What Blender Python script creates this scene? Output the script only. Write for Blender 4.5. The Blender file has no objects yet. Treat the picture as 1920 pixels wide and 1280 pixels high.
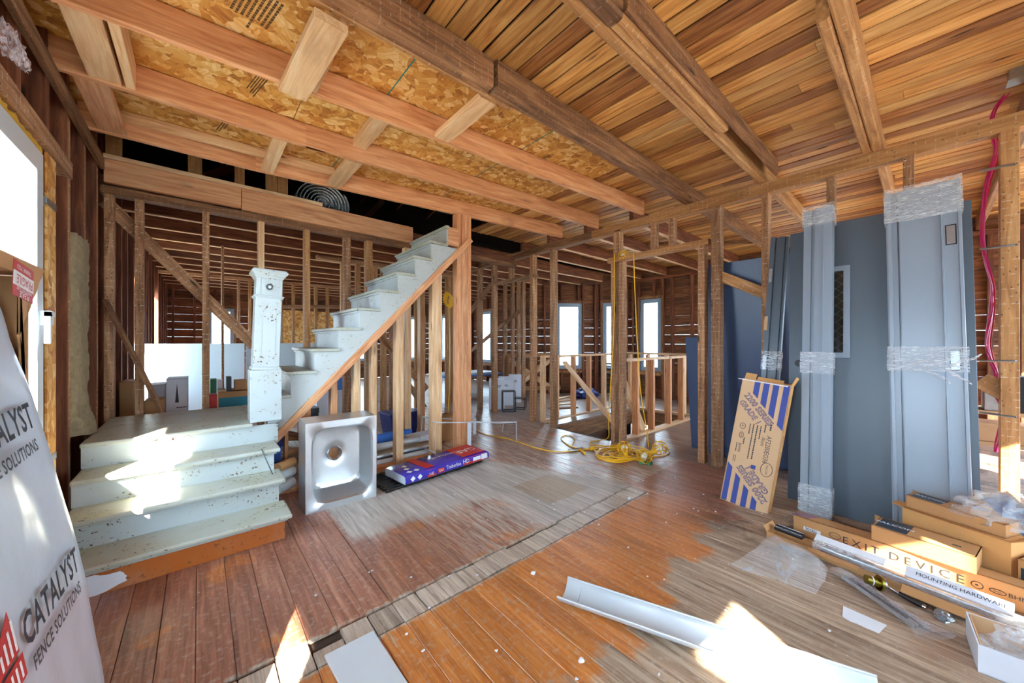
import bpy, bmesh, math, random
from mathutils import Vector, Matrix
random.seed(7)
R_ = random.uniform
SC = bpy.context.scene
COL = SC.collection
V = Vector
# ---------------------------------------------------------------- camera
FPX = 676.0; HC = 1.25
AYAW = math.atan2(780.0, 676.0)
FW = (math.cos(AYAW), math.sin(AYAW)); RT = (math.sin(AYAW), -math.cos(AYAW))
cam_d = bpy.data.cameras.new('camera'); cam = bpy.data.objects.new('camera', cam_d); COL.objects.link(cam)
cam_d.sensor_width = 36.0; cam_d.lens = FPX / 1920.0 * 36.0; cam_d.clip_start = 0.02; cam_d.clip_end = 300
cam.location = (0, 0, HC)
cam.rotation_euler = (math.pi / 2, 0, AYAW - math.pi / 2)
SC.camera = cam
# ---------------------------------------------------------------- light
SC.view_settings.view_transform = 'Standard'; SC.view_settings.look = 'None'
SC.view_settings.gamma = 1.0; SC.view_settings.use_curve_mapping = False
SC.view_settings.exposure = 2.25
world = bpy.data.worlds.new('sky'); SC.world = world; world.use_nodes = True
bg = world.node_tree.nodes['Background']; bg.inputs[0].default_value = (0.62, 0.82, 1.0, 1); bg.inputs[1].default_value = 5.5
sun_d = bpy.data.lights.new('sun', 'SUN'); sun_d.energy = 19.0; sun_d.angle = 0.009; sun_d.color = (1.0, 0.90, 0.76)
sun = bpy.data.objects.new('sun', sun_d); COL.objects.link(sun)
SUNV = V((0.48, 0.877, -0.60)).normalized()
sun.rotation_euler = SUNV.to_track_quat('-Z', 'Y').to_euler()
sun.location = (-6, -10, 8)
SC.cycles.max_bounces = 10; SC.cycles.diffuse_bounces = 6; SC.cycles.transparent_max_bounces = 16
# ---------------------------------------------------------------- helpers: photo point -> place
def ray(u, v=640.0):
    k = (u - 960) / FPX
    return (FW[0] + k * RT[0], FW[1] + k * RT[1], (640 - v) / FPX)
def atz(u, v, z=0.0):
    d = ray(u, v); t = (z - HC) / d[2]; return V((d[0] * t, d[1] * t, z))
def atx(u, v, X):
    d = ray(u, v); t = X / d[0]; return V((X, d[1] * t, HC + d[2] * t))
def aty(u, v, Y):
    d = ray(u, v); t = Y / d[1]; return V((d[0] * t, Y, HC + d[2] * t))
# ---------------------------------------------------------------- helpers: materials
def lin(c):
    r = []
    for x in c:
        x = x / 255.0
        r.append(x / 12.92 if x <= 0.04045 else ((x + 0.055) / 1.055) ** 2.4)
    return (r[0], r[1], r[2], 1.0)
class NT:
    def __init__(s, name):
        s.m = bpy.data.materials.new(name); s.m.use_nodes = True
        s.t = s.m.node_tree; s.b = s.t.nodes['Principled BSDF']; s.out = s.t.nodes['Material Output']
    def n(s, t, **kw):
        nd = s.t.nodes.new(t)
        for k, v in kw.items(): setattr(nd, k, v)
        return nd
    def l(s, a, b): s.t.links.new(a, b)
    def inp(s, sock, v):
        if isinstance(v, bpy.types.NodeSocket): s.l(v, sock)
        elif v is not None: sock.default_value = v
    def math(s, op, a, b=None, c=None, clamp=False):
        nd = s.n('ShaderNodeMath', operation=op); nd.use_clamp = clamp
        s.inp(nd.inputs[0], a); s.inp(nd.inputs[1], b)
        if c is not None: s.inp(nd.inputs[2], c)
        return nd.outputs[0]
    def mix(s, f, a, b, mode='MIX'):
        nd = s.n('ShaderNodeMix', data_type='RGBA', blend_type=mode)
        s.inp(nd.inputs[0], f); s.inp(nd.inputs[6], a); s.inp(nd.inputs[7], b)
        return nd.outputs[2]
    def rng(s, v, a, b, c=0.0, d=1.0, smooth=True):
        nd = s.n('ShaderNodeMapRange'); nd.interpolation_type = 'SMOOTHSTEP' if smooth else 'LINEAR'
        s.inp(nd.inputs[0], v); s.inp(nd.inputs[1], a); s.inp(nd.inputs[2], b); s.inp(nd.inputs[3], c); s.inp(nd.inputs[4], d)
        return nd.outputs[0]
    def ramp(s, f, stops):
        nd = s.n('ShaderNodeValToRGB'); e = nd.color_ramp.elements
        while len(e) < len(stops): e.new(0.5)
        for i, (p, c) in enumerate(stops): e[i].position = p; e[i].color = c
        s.l(f, nd.inputs[0]); return nd.outputs[0]
    def noise(s, vec, scale, detail=4, dist=0.0, rough=0.55):
        nd = s.n('ShaderNodeTexNoise'); s.l(vec, nd.inputs['Vector'])
        nd.inputs['Scale'].default_value = scale; nd.inputs['Detail'].default_value = detail
        nd.inputs['Distortion'].default_value = dist; nd.inputs['Roughness'].default_value = rough
        return nd.outputs[0]
    def voro(s, vec, scale, feature='F1', out=0, rnd=1.0):
        nd = s.n('ShaderNodeTexVoronoi', feature=feature); s.l(vec, nd.inputs['Vector'])
        nd.inputs['Scale'].default_value = scale; nd.inputs['Randomness'].default_value = rnd
        return nd.outputs[out]
    def coords(s, scale=(1, 1, 1), rnd=True, world=False):
        if world: src = s.n('ShaderNodeNewGeometry').outputs['Position']
        else: src = s.n('ShaderNodeTexCoord').outputs['Object']
        if rnd:
            oi = s.n('ShaderNodeObjectInfo'); s.rand = oi.outputs['Random']
            cx = s.n('ShaderNodeCombineXYZ')
            s.l(s.math('MULTIPLY', s.rand, 37.0), cx.inputs[0]); s.l(s.math('MULTIPLY', s.rand, 91.0), cx.inputs[1]); s.l(s.math('MULTIPLY', s.rand, 53.0), cx.inputs[2])
            ad = s.n('ShaderNodeVectorMath', operation='ADD'); s.l(src, ad.inputs[0]); s.l(cx.outputs[0], ad.inputs[1]); src = ad.outputs[0]
        mu = s.n('ShaderNodeVectorMath', operation='MULTIPLY'); s.l(src, mu.inputs[0]); mu.inputs[1].default_value = scale
        return mu.outputs[0]
    def bump(s, h, strength=0.3, dist=0.01):
        nd = s.n('ShaderNodeBump'); nd.inputs['Strength'].default_value = strength; nd.inputs['Distance'].default_value = dist
        s.l(h, nd.inputs['Height']); s.l(nd.outputs[0], s.b.inputs['Normal'])
    def set(s, col=None, rough=None, metal=None, spec=None, alpha=None, trans=None, ior=None):
        for k, v in (('Base Color', col), ('Roughness', rough), ('Metallic', metal), ('Specular IOR Level', spec), ('Alpha', alpha), ('Transmission Weight', trans), ('IOR', ior)):
            if v is not None: s.inp(s.b.inputs[k], v)
        return s.m
def m_wood(name, dark, mid, light, var=0.25, rough=0.62, lath=0.0, knots=True, fine=0.35, holes=0.0):
    s = NT(name)
    co = s.coords((1.1, 13, 13))
    g = s.noise(co, 2.2, 7, 0.9, 0.6)
    col = s.ramp(g, [(0.28, lin(dark)), (0.5, lin(mid)), (0.72, lin(light))])
    f = s.noise(s.coords((5, 150, 150)), 1.0, 3)
    col = s.mix(fine, col, s.ramp(f, [(0.25, (0.5, 0.45, 0.42, 1)), (0.7, (1, 1, 1, 1))]), 'MULTIPLY')
    if knots:
        kd = s.voro(s.coords((1.4, 7, 7)), 1.0)
        col = s.mix(s.rng(kd, 0.10, 0.03), col, lin([c * 0.45 for c in dark]))
    bl = s.noise(s.coords((2.0, 5, 5)), 1.3, 4)
    col = s.mix(s.rng(bl, 0.58, 0.85, 0.0, 0.5), col, lin([c * 0.7 for c in dark]))
    if lath > 0:
        sx = s.n('ShaderNodeSeparateXYZ'); s.l(s.coords((1, 1, 1), rnd=False), sx.inputs[0])
        fr = s.math('FRACT', s.math('MULTIPLY', sx.outputs[0], 1 / 0.047))
        ln = s.math('MULTIPLY', s.math('LESS_THAN', fr, 0.13), s.rng(s.noise(s.coords((9, 30, 30)), 2.0, 3), 0.5, 0.62))
        pl = s.rng(s.noise(s.coords((5, 12, 12)), 1.6, 4), 0.66, 0.75, 0, 0.6)
        col = s.mix(s.math('MULTIPLY', s.math('MAXIMUM', ln, pl), lath), col, lin((214, 203, 186)))
    if holes > 0:
        hv = s.voro(s.coords((21, 34, 34)), 1.0, rnd=0.6)
        col = s.mix(s.rng(hv, 0.15, 0.09, 0, holes), col, (0.012, 0.008, 0.006, 1))
    hs = s.n('ShaderNodeHueSaturation'); s.l(col, hs.inputs['Color'])
    s.l(s.rng(s.rand, 0, 1, 1 - var, 1 + var, False), hs.inputs['Value'])
    s.bump(s.math('ADD', f, s.math('MULTIPLY', g, 0.6)), 0.35, 0.004)
    return s.set(hs.outputs[0], rough)
def m_plain(name, c, rough=0.5, metal=0.0, var=0.06, nscale=8.0, bump=0.0):
    s = NT(name)
    co = s.coords((1, 1, 1))
    g = s.noise(co, nscale, 4)
    a = lin(c); k = 1 - var
    col = s.mix(g, (a[0] * k, a[1] * k, a[2] * k, 1), (min(1, a[0] * (1 + var)), min(1, a[1] * (1 + var)), min(1, a[2] * (1 + var)), 1))
    if bump: s.bump(g, bump, 0.01)
    return s.set(col, rough, metal)
def m_film(name, tint=(235, 240, 245), lo=0.06, hi=0.55, scale=9.0, stretch=(1, 1, 1), rough=0.18, spec=0.9):
    s = NT(name)
    g = s.noise(s.coords(stretch), scale, 6, 1.5, 0.65)
    tr = s.n('ShaderNodeBsdfTransparent')
    mx = s.n('ShaderNodeMixShader'); s.l(s.rng(g, 0.36, 0.68, lo, hi), mx.inputs[0])
    s.set(lin(tint), rough, spec=spec); s.bump(g, 0.35, 0.01)
    s.l(tr.outputs[0], mx.inputs[1]); s.l(s.b.outputs[0], mx.inputs[2]); s.l(mx.outputs[0], s.out.inputs[0])
    return s.m
def m_painted(name, base, chip, amount=0.5, dirt=0.35):
    s = NT(name)
    co = s.coords((1, 1, 1), rnd=False, world=True)
    n1 = s.noise(co, 52, 5, 0.4); n2 = s.noise(co, 5.0, 5)
    st = s.noise(s.coords((10, 60, 60), rnd=False, world=True), 1.0, 4, 0.3)
    col = s.mix(s.rng(n2, 0.4, 0.72, 0, dirt), lin(base), lin((168, 165, 128)))
    col = s.mix(s.rng(s.noise(co, 1.6, 4), 0.45, 0.7, 0, 0.35), col, lin((196, 205, 200)))
    ch = s.math('MULTIPLY', s.rng(n1, 0.60, 0.64), s.rng(n2, 0.46, 0.56))
    ch = s.math('MAXIMUM', ch, s.math('MULTIPLY', s.rng(st, 0.68, 0.72), s.rng(n2, 0.42, 0.55)))
    col = s.mix(s.math('MULTIPLY', ch, amount), col, lin(chip))
    s.bump(s.math('SUBTRACT', n2, ch), 0.35, 0.006)
    return s.set(col, 0.42)
def m_osb():
    s = NT('osb')
    def lay(scale, seed):
        base = s.coords((1, 1, 1))
        of = s.n('ShaderNodeVectorMath', operation='ADD'); s.l(base, of.inputs[0]); of.inputs[1].default_value = (seed, seed * 1.7, seed * .3)
        wn = s.n('ShaderNodeTexNoise'); s.l(of.outputs[0], wn.inputs[0]); wn.inputs['Scale'].default_value = 9
        wa = s.n('ShaderNodeVectorMath', operation='MULTIPLY_ADD'); s.l(wn.outputs[1], wa.inputs[0]); wa.inputs[1].default_value = (.06, .06, .06); s.l(of.outputs[0], wa.inputs[2])
        vo = s.n('ShaderNodeTexVoronoi'); s.l(wa.outputs[0], vo.inputs['Vector']); vo.inputs['Scale'].default_value = scale
        sp = s.n('ShaderNodeSeparateColor'); s.l(vo.outputs['Color'], sp.inputs[0])
        vr = s.n('ShaderNodeVectorRotate', rotation_type='Z_AXIS'); s.l(of.outputs[0], vr.inputs['Vector']); s.l(s.math('MULTIPLY', sp.outputs[1], 3.1), vr.inputs['Angle'])
        mu = s.n('ShaderNodeVectorMath', operation='MULTIPLY'); s.l(vr.outputs[0], mu.inputs[0]); mu.inputs[1].default_value = (9, 75, 20)
        st = s.noise(mu.outputs[0], 1.0, 3, 0.4)
        return s.math('ADD', s.math('MULTIPLY', sp.outputs[0], 0.6), s.math('MULTIPLY', s.math('SUBTRACT', st, 0.2), 0.75)), sp.outputs[2]
    h1, k1 = lay(15, 0.0); h2, k2 = lay(22, 7.3)
    h = s.mix(s.math('GREATER_THAN', k1, 0.45), h1, h2)
    col = s.ramp(h, [(0.12, lin((150, 88, 32))), (0.38, lin((205, 142, 62))), (0.62, lin((226, 172, 90))), (0.9, lin((246, 216, 156)))])
    big = s.noise(s.coords((1, 1, 1)), 2.0, 4)
    col = s.mix(s.rng(big, 0.45, 0.78, 0, 0.35), col, lin((190, 118, 44)))
    s.bump(h, 0.4, 0.004)
    return s.set(col, 0.6)
def m_floor():
    s = NT('floor_wood')
    pos = s.n('ShaderNodeNewGeometry').outputs['Position']
    sp = s.n('ShaderNodeSeparateXYZ'); s.l(pos, sp.inputs[0])
    oi = s.n('ShaderNodeObjectInfo'); rnd = oi.outputs['Random']
    wob = s.math('MULTIPLY', s.math('SUBTRACT', s.noise(pos, 5.0, 5, 0.5), 0.5), 0.34)
    wob2 = s.math('MULTIPLY', s.math('SUBTRACT', s.noise(pos, 24.0, 4), 0.5), 0.08)
    jit = s.math('MULTIPLY', s.math('SUBTRACT', rnd, 0.5), 0.16)
    X = s.math('ADD', sp.outputs[0], wob2); Y0 = s.math('ADD', sp.outputs[1], wob2); Y = s.math('ADD', s.math('ADD', sp.outputs[1], wob), jit)
    Xw = s.math('ADD', sp.outputs[0], wob)
    def gr(vec, sc):
        mu = s.n('ShaderNodeVectorMath', operation='MULTIPLY'); s.l(vec, mu.inputs[0]); mu.inputs[1].default_value = sc
        ad = s.n('ShaderNodeVectorMath', operation='ADD'); s.l(mu.outputs[0], ad.inputs[0])
        cb = s.n('ShaderNodeCombineXYZ'); s.l(s.math('MULTIPLY', rnd, 40), cb.inputs[0]); s.l(s.math('MULTIPLY', rnd, 23), cb.inputs[1]); s.l(cb.outputs[0], ad.inputs[1])
        return ad.outputs[0]
    g = s.noise(gr(pos, (26, 1.6, 8)), 1.6, 6, 0.8); gf = s.noise(gr(pos, (170, 5, 8)), 1.0, 3)
    scratch = s.noise(gr(pos, (60, 5, 8)), 1.0, 6, 0.25); blot = s.noise(pos, 3.2, 6, 0.6); fine = s.noise(pos, 38, 4, 0.3)
    bare = s.ramp(g, [(0.3, lin((128, 103, 84))), (0.5, lin((182, 156, 130))), (0.72, lin((214, 193, 169)))])
    orange = s.ramp(g, [(0.3, lin((168, 96, 42))), (0.55, lin((206, 128, 60))), (0.75, lin((220, 152, 90)))])
    red = s.ramp(g, [(0.3, lin((126, 76, 57))), (0.55, lin((166, 111, 86))), (0.75, lin((192, 142, 115)))])
    grey = s.ramp(g, [(0.3, lin((166, 157, 147))), (0.55, lin((198, 191, 182))), (0.75, lin((216, 211, 203)))])
    beyond = s.ramp(g, [(0.3, lin((108, 80, 64))), (0.55, lin((146, 116, 98))), (0.75, lin((176, 148, 128)))])
    # near bare boards / varnished orange
    edge = s.math('ADD', s.math('MULTIPLY', sp.outputs[0], 0.07), 0.72)
    m_or = s.rng(s.math('SUBTRACT', Y, edge), -0.02, 0.06)
    col = s.mix(m_or, bare, orange)
    m_rd = s.rng(Xw, 2.5, 3.0); col = s.mix(s.math('MULTIPLY', m_rd, m_or), col, red)
    # worn-through streaks in the orange
    col = s.mix(s.math('MULTIPLY', s.rng(scratch, 0.60, 0.68), s.rng(blot, 0.42, 0.58)), col, bare)
    # red-brown beyond the old wall line
    m_b = s.rng(Y0, 1.68, 1.71)
    redz = s.mix(s.math('MULTIPLY', s.rng(Xw, 0.9, 1.6), s.rng(scratch, 0.42, 0.56)), red, s.mix(0.5, bare, grey))
    redz = s.mix(s.math('MULTIPLY', s.rng(blot, 0.58, 0.66), 0.7), redz, orange)
    col = s.mix(m_b, col, redz)
    # grey dusty field
    lim = s.math('SUBTRACT', 2.86, s.math('MULTIPLY', s.math('SUBTRACT', sp.outputs[1], 1.66), 0.42))
    m_g = s.math('MULTIPLY', s.rng(X, 0.70, 0.74), s.rng(Y, 2.22, 2.40))
    m_g = s.math('MAXIMUM', m_g, s.math('MULTIPLY', s.rng(Xw, 1.55, 1.95), m_b))
    m_g = s.math('MULTIPLY', m_g, s.rng(s.math('SUBTRACT', X, lim), 0.03, -0.03))
    m_g = s.math('MULTIPLY', m_g, s.rng(scratch, 0.25, 0.4, 0.55, 0.95))
    col = s.mix(m_g, col, grey)
    # bare rectangle inside the grey field
    pt = s.math('MULTIPLY', s.math('MULTIPLY', s.rng(X, 2.02, 2.05), s.rng(X, 2.52, 2.49)), s.math('MULTIPLY', s.rng(Y0, 1.88, 1.91), s.rng(Y0, 2.36, 2.33)))
    col = s.mix(s.math('MULTIPLY', pt, 0.75), col, lin((172, 150, 122)))
    # old wall line
    m_s = s.math('MULTIPLY', s.rng(Y0, 1.50, 1.53), s.rng(Y0, 1.71, 1.69)); m_s = s.math('MULTIPLY', m_s, s.rng(X, 2.9, 2.75))
    col = s.mix(m_s, col, s.mix(0.35, bare, grey))
    # beyond the stud wall
    col = s.mix(s.rng(X, 3.8, 3.95), col, beyond)
    # stains near the doors, dust, paint specks
    st = s.math('MULTIPLY', s.math('MULTIPLY', s.rng(Xw, 2.35, 2.9), s.rng(Y, 1.25, 0.9)), s.rng(blot, 0.45, 0.6))
    col = s.mix(s.math('MULTIPLY', st, 0.75), col, lin((52, 38, 30)))
    col = s.mix(s.rng(gf, 0.2, 0.6, 0.35, 0.0), col, (0.05, 0.035, 0.025, 1))
    col = s.mix(s.rng(fine, 0.48, 0.80, 0.0, 0.5), col, lin((196, 184, 170)))
    vo = s.voro(pos, 17.0); col = s.mix(s.math('MULTIPLY', s.rng(vo, 0.075, 0.045), s.rng(blot, 0.52, 0.62)), col, lin((226, 222, 214)))
    hs = s.n('ShaderNodeHueSaturation'); s.l(col, hs.inputs['Color']); s.l(s.rng(rnd, 0, 1, 0.88, 1.12, False), hs.inputs['Value'])
    s.bump(s.math('ADD', gf, g), 0.25, 0.003)
    rg = s.mix(s.math('MAXIMUM', m_b, m_or), (0.6, 0.6, 0.6, 1), (0.36, 0.36, 0.36, 1)); rg = s.mix(m_g, rg, (0.6, 0.6, 0.6, 1))
    return s.set(hs.outputs[0], s.math('ADD', rg, s.math('MULTIPLY', s.math('SUBTRACT', fine, 0.5), 0.4)))
M = {}
M['fir'] = m_wood('fir', (188, 118, 72), (222, 158, 108), (240, 188, 140), 0.10, 0.55, fine=0.22)
M['pine'] = m_wood('pine', (200, 150, 102), (228, 184, 136), (242, 212, 170), 0.10, 0.55, fine=0.2)
M['old'] = m_wood('old_stud', (112, 74, 46), (164, 118, 80), (200, 156, 114), 0.22, 0.75, lath=0.75, holes=0.9)
M['oldb'] = m_wood('old_beam', (82, 54, 34), (140, 96, 62), (182, 134, 90), 0.18, 0.75, lath=0.2, holes=0.5)
M['beamp'] = m_wood('beam_pale', (142, 94, 50), (182, 130, 78), (208, 162, 108), 0.10, 0.7, lath=0.42, holes=0.7)
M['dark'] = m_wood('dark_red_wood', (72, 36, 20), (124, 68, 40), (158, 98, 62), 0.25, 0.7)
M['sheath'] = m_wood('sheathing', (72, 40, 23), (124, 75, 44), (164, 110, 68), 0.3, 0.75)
M['sheathl'] = m_wood('sheathing_light', (120, 74, 38), (170, 118, 68), (200, 150, 94), 0.2, 0.7)
M['ceilb'] = m_wood('ceiling_board', (150, 90, 40), (208, 150, 80), (234, 186, 116), 0.30, 0.6, fine=0.3)
M['ceilb2'] = m_wood('ceiling_board_pale', (170, 112, 56), (220, 168, 98), (240, 200, 136), 0.2, 0.6, fine=0.3)
M['ceilb3'] = m_wood('ceiling_board_dark', (106, 56, 26), (164, 104, 52), (200, 144, 80), 0.2, 0.6, fine=0.3)
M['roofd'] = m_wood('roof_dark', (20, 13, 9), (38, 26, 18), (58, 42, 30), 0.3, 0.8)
M['osb'] = m_osb()
M['floor'] = m_floor()
M['subfloor'] = m_wood('subfloor_dark', (40, 30, 24), (62, 48, 38), (84, 66, 52), 0.1, 0.8)
M['white'] = m_painted('chipped_white_paint', (180, 189, 190), (98, 58, 36), 1.0, 0.30)
M['tread'] = m_painted('worn_tread_paint', (178, 182, 170), (104, 72, 48), 1.0, 0.6)
M['whitep'] = m_painted('stringer_paint', (188, 194, 192), (130, 104, 84), 0.5, 0.15)
M['orangep'] = m_painted('orange_riser', (184, 96, 24), (90, 50, 24), 0.6, 0.1)
M['upvc'] = m_plain('white_upvc', (212, 219, 224), 0.3)
M['bluegrey_frame'] = m_plain('grey_frame', (150, 172, 190), 0.4)
M['steel'] = m_plain('brushed_steel', (206, 210, 212), 0.36, 1.0, 0.08, 30)
M['galv'] = m_plain('galvanised', (176, 182, 186), 0.34, 1.0, 0.2, 40)
M['chrome'] = m_plain('dull_chrome', (190, 194, 198), 0.2, 1.0)
M['brass'] = m_plain('olive_brass', (150, 136, 62), 0.28, 1.0)
M['black'] = m_plain('black_plastic', (24, 25, 27), 0.45)
M['door'] = m_plain('door_primer', (88, 101, 112), 0.34, 0.0, 0.05, 3)
M['frame'] = m_plain('primer_lit_tone', (140, 153, 166), 0.30, 0.0, 0.05, 3)  # same grey-blue steel paint as the doors, lightened as its lit copy
M['blued'] = m_plain('shade_tinted_door', (64, 82, 114), 0.36, 0.0, 0.05, 3)  # same steel doors again, shade and sky reflection painted in as dark blue
M['card'] = m_plain('cardboard', (190, 142, 92), 0.75, 0.0, 0.08, 14)
M['cardp'] = m_plain('cardboard_pale', (206, 168, 128), 0.75, 0.0, 0.06, 14)
M['cardin'] = m_plain('cardboard_inside', (214, 160, 98), 0.8, 0.0, 0.06, 14)
M['ink'] = m_plain('ink_dark', (36, 40, 52), 0.6)
M['stamp'] = m_plain('brown_stamp_ink', (96, 66, 34), 0.7)
M['inkb'] = m_plain('ink_blue', (46, 62, 140), 0.55)
M['inkw'] = m_plain('ink_white', (238, 238, 236), 0.5)
M['inkr'] = m_plain('ink_red', (196, 36, 34), 0.5)
M['tape'] = m_plain('tape_navy', (44, 56, 66), 0.5)
M['paper'] = m_plain('white_paper', (232, 236, 242), 0.6)
M['cardw'] = m_plain('white_carton', (222, 226, 236), 0.6)
M['drywall'] = m_plain('drywall', (206, 222, 230), 0.6, 0, 0.03, 2)
M['wrap'] = m_plain('white_wrap', (196, 205, 218), 0.24, 0.0, 0.05, 6, 0.25)
M['film'] = m_film('stretch_film', lo=0.10, hi=0.62, scale=16, stretch=(1, 0.35, 7))
M['poly'] = m_film('poly_bag', lo=0.15, hi=0.36, scale=4, rough=0.12)
M['rock'] = m_plain('mineral_wool', (150, 134, 104), 0.95, 0, 0.45, 30, 0.9)
M['foam'] = m_plain('yellow_foam', (214, 166, 50), 0.8, 0, 0.2, 20, 0.6)
M['yellow'] = m_plain('yellow_cord', (240, 186, 30), 0.4)
M['bulb'] = m_plain('frosted_bulb', (236, 234, 226), 0.25)
M['pink'] = m_plain('magenta_wire', (206, 30, 110), 0.4)
M['redw'] = m_plain('red_wire', (214, 40, 56), 0.4)
M['navy'] = m_plain('navy_plastic', (34, 48, 118), 0.4)
M['blue'] = m_plain('blue_plastic', (60, 120, 212), 0.4)
M['teal'] = m_plain('teal_print', (40, 130, 150), 0.55)
M['green'] = m_plain('green_print', (50, 130, 90), 0.55)
M['purple'] = m_plain('shingle_wrap', (66, 52, 178), 0.25, 0, 0.12, 10)
M['pewter'] = m_plain('dark_steel', (52, 58, 64), 0.35, 0.7)
M['lite'] = NT('lite_glass').set((0.03, 0.035, 0.03, 1), 0.05, spec=0.9)
M['foil'] = m_plain('foil', (190, 200, 206), 0.22, 0.9, 0.35, 60, 0.8)
M['web'] = m_film('cobweb', (236, 228, 236), 0.0, 0.6, 9, (6, 1.5, 3), 0.9, 0.1)
M['chalk'] = m_plain('chalk_line', (40, 130, 130), 0.9)
M['dirt'] = m_plain('ground', (150, 148, 138), 0.9, 0, 0.2, 2)
M['glass'] = None
s = NT('window_glass'); tr = s.n('ShaderNodeBsdfTransparent'); gl = s.n('ShaderNodeBsdfGlossy'); gl.inputs['Roughness'].default_value = 0.02
mx = s.n('ShaderNodeMixShader'); mx.inputs[0].default_value = 0.05; s.l(tr.outputs[0], mx.inputs[1]); s.l(gl.outputs[0], mx.inputs[2]); s.l(mx.outputs[0], s.out.inputs[0])
M['glass'] = s.m
# ---------------------------------------------------------------- helpers: objects
def link(o, parent=None):
    COL.objects.link(o)
    if parent is not None: o.parent = parent
    return o
def empty(name, loc=(0, 0, 0)):
    o = bpy.data.objects.new(name, None); o.empty_display_size = 0.1; o.location = loc; link(o); return o
def struct(name, loc=(0, 0, 0)):
    o = empty(name, loc); o['kind'] = 'structure'; return o
def tag(o, label, cat, group=None):
    o['label'] = label; o['category'] = cat
    if group: o['group'] = group
    return o
def thing(name, label, cat, loc=(0, 0, 0), rotz=0.0, group=None, mat=None):
    o = empty(name, loc); o.rotation_euler = (0, 0, rotz)
    if mat is not None: o.matrix_world = mat
    return tag(o, label, cat, group)
class MB:
    def __init__(s): s.v = []; s.f = []; s.mi = []; s.sm = []
    def add(s, vs, fs, mi=0, sm=False):
        k = len(s.v); s.v += [tuple(p) for p in vs]
        for f in fs: s.f.append(tuple(i + k for i in f)); s.mi.append(mi); s.sm.append(sm)
        return s
    def box(s, lo, hi, mi=0, m=None):
        x0, y0, z0 = lo; x1, y1, z1 = hi
        vs = [V(p) for p in ((x0, y0, z0), (x1, y0, z0), (x1, y1, z0), (x0, y1, z0), (x0, y0, z1), (x1, y0, z1), (x1, y1, z1), (x0, y1, z1))]
        if m is not None: vs = [m @ p for p in vs]
        return s.add(vs, [(0, 3, 2, 1), (4, 5, 6, 7), (0, 1, 5, 4), (1, 2, 6, 5), (2, 3, 7, 6), (3, 0, 4, 7)], mi)
    def tube(s, pts, r, n=8, mi=0, cap=True):
        pts = [V(p) for p in pts]; rings = []
        t0 = (pts[1] - pts[0]).normalized(); up = V((0, 0, 1)) if abs(t0.z) < 0.9 else V((1, 0, 0))
        nx = t0.cross(up).normalized()
        vs = []
        for i, p in enumerate(pts):
            t = (pts[min(i + 1, len(pts) - 1)] - pts[max(i - 1, 0)]).normalized()
            nx = (nx - t * nx.dot(t)).normalized(); ny = t.cross(nx)
            rr = r[i] if isinstance(r, (list, tuple)) else r
            for k in range(n):
                a = 2 * math.pi * k / n; vs.append(p + nx * math.cos(a) * rr + ny * math.sin(a) * rr)
        fs = []
        for i in range(len(pts) - 1):
            for k in range(n): fs.append((i * n + k, i * n + (k + 1) % n, (i + 1) * n + (k + 1) % n, (i + 1) * n + k))
        if cap: fs.append(tuple(range(n - 1, -1, -1))); fs.append(tuple((len(pts) - 1) * n + k for k in range(n)))
        return s.add(vs, fs, mi, True)
    def cyl(s, p0, p1, r, n=16, mi=0): return s.tube([p0, p1], r, n, mi)
    def prism(s, poly, d, mi=0):
        d = V(d); n = len(poly); vs = [V(p) for p in poly] + [V(p) + d for p in poly]
        fs = [tuple(range(n - 1, -1, -1)), tuple(range(n, 2 * n))] + [(i, (i + 1) % n, n + (i + 1) % n, n + i) for i in range(n)]
        return s.add(vs, fs, mi)
    def grid(s, rows, mi=0, sm=True, wrap=False):
        nr = len(rows); nc = len(rows[0]); vs = [p for r in rows for p in r]; fs = []
        for i in range(nr - 1):
            for j in range(nc if wrap else nc - 1): fs.append((i * nc + j, i * nc + (j + 1) % nc, (i + 1) * nc + (j + 1) % nc, (i + 1) * nc + j))
        return s.add(vs, fs, mi, sm)
    def mesh(s, name, mats):
        me = bpy.data.meshes.new(name); me.from_pydata(s.v, [], s.f)
        for m in (mats if isinstance(mats, (list, tuple)) else [mats]): me.materials.append(M[m] if isinstance(m, str) else m)
        me.polygons.foreach_set('material_index', s.mi); me.polygons.foreach_set('use_smooth', s.sm)
        me.update()
        bm = bmesh.new(); bm.from_mesh(me); bmesh.ops.recalc_face_normals(bm, faces=bm.faces); bm.to_mesh(me); bm.free()
        if any(s.sm): me.set_sharp_from_angle(angle=math.radians(42))
        return me
    def obj(s, name, mats, parent=None):
        return link(bpy.data.objects.new(name, s.mesh(name, mats)), parent)
BCACHE = {}
def beam_mesh(L, w, h, mat, ch):
    key = (round(L, 3), round(w, 4), round(h, 4), mat, round(ch, 4))
    if key not in BCACHE:
        mb = MB(); y, z, c = w / 2, h / 2, min(ch, w * 0.3, h * 0.3)
        sec = [(-y + c, -z), (y - c, -z), (y, -z + c), (y, z - c), (y - c, z), (-y + c, z), (-y, z - c), (-y, -z + c)]
        mb.prism([(-L / 2, a, b) for a, b in sec], (L, 0, 0))
        BCACHE[key] = mb.mesh('timber', mat)
    return BCACHE[key]
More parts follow.
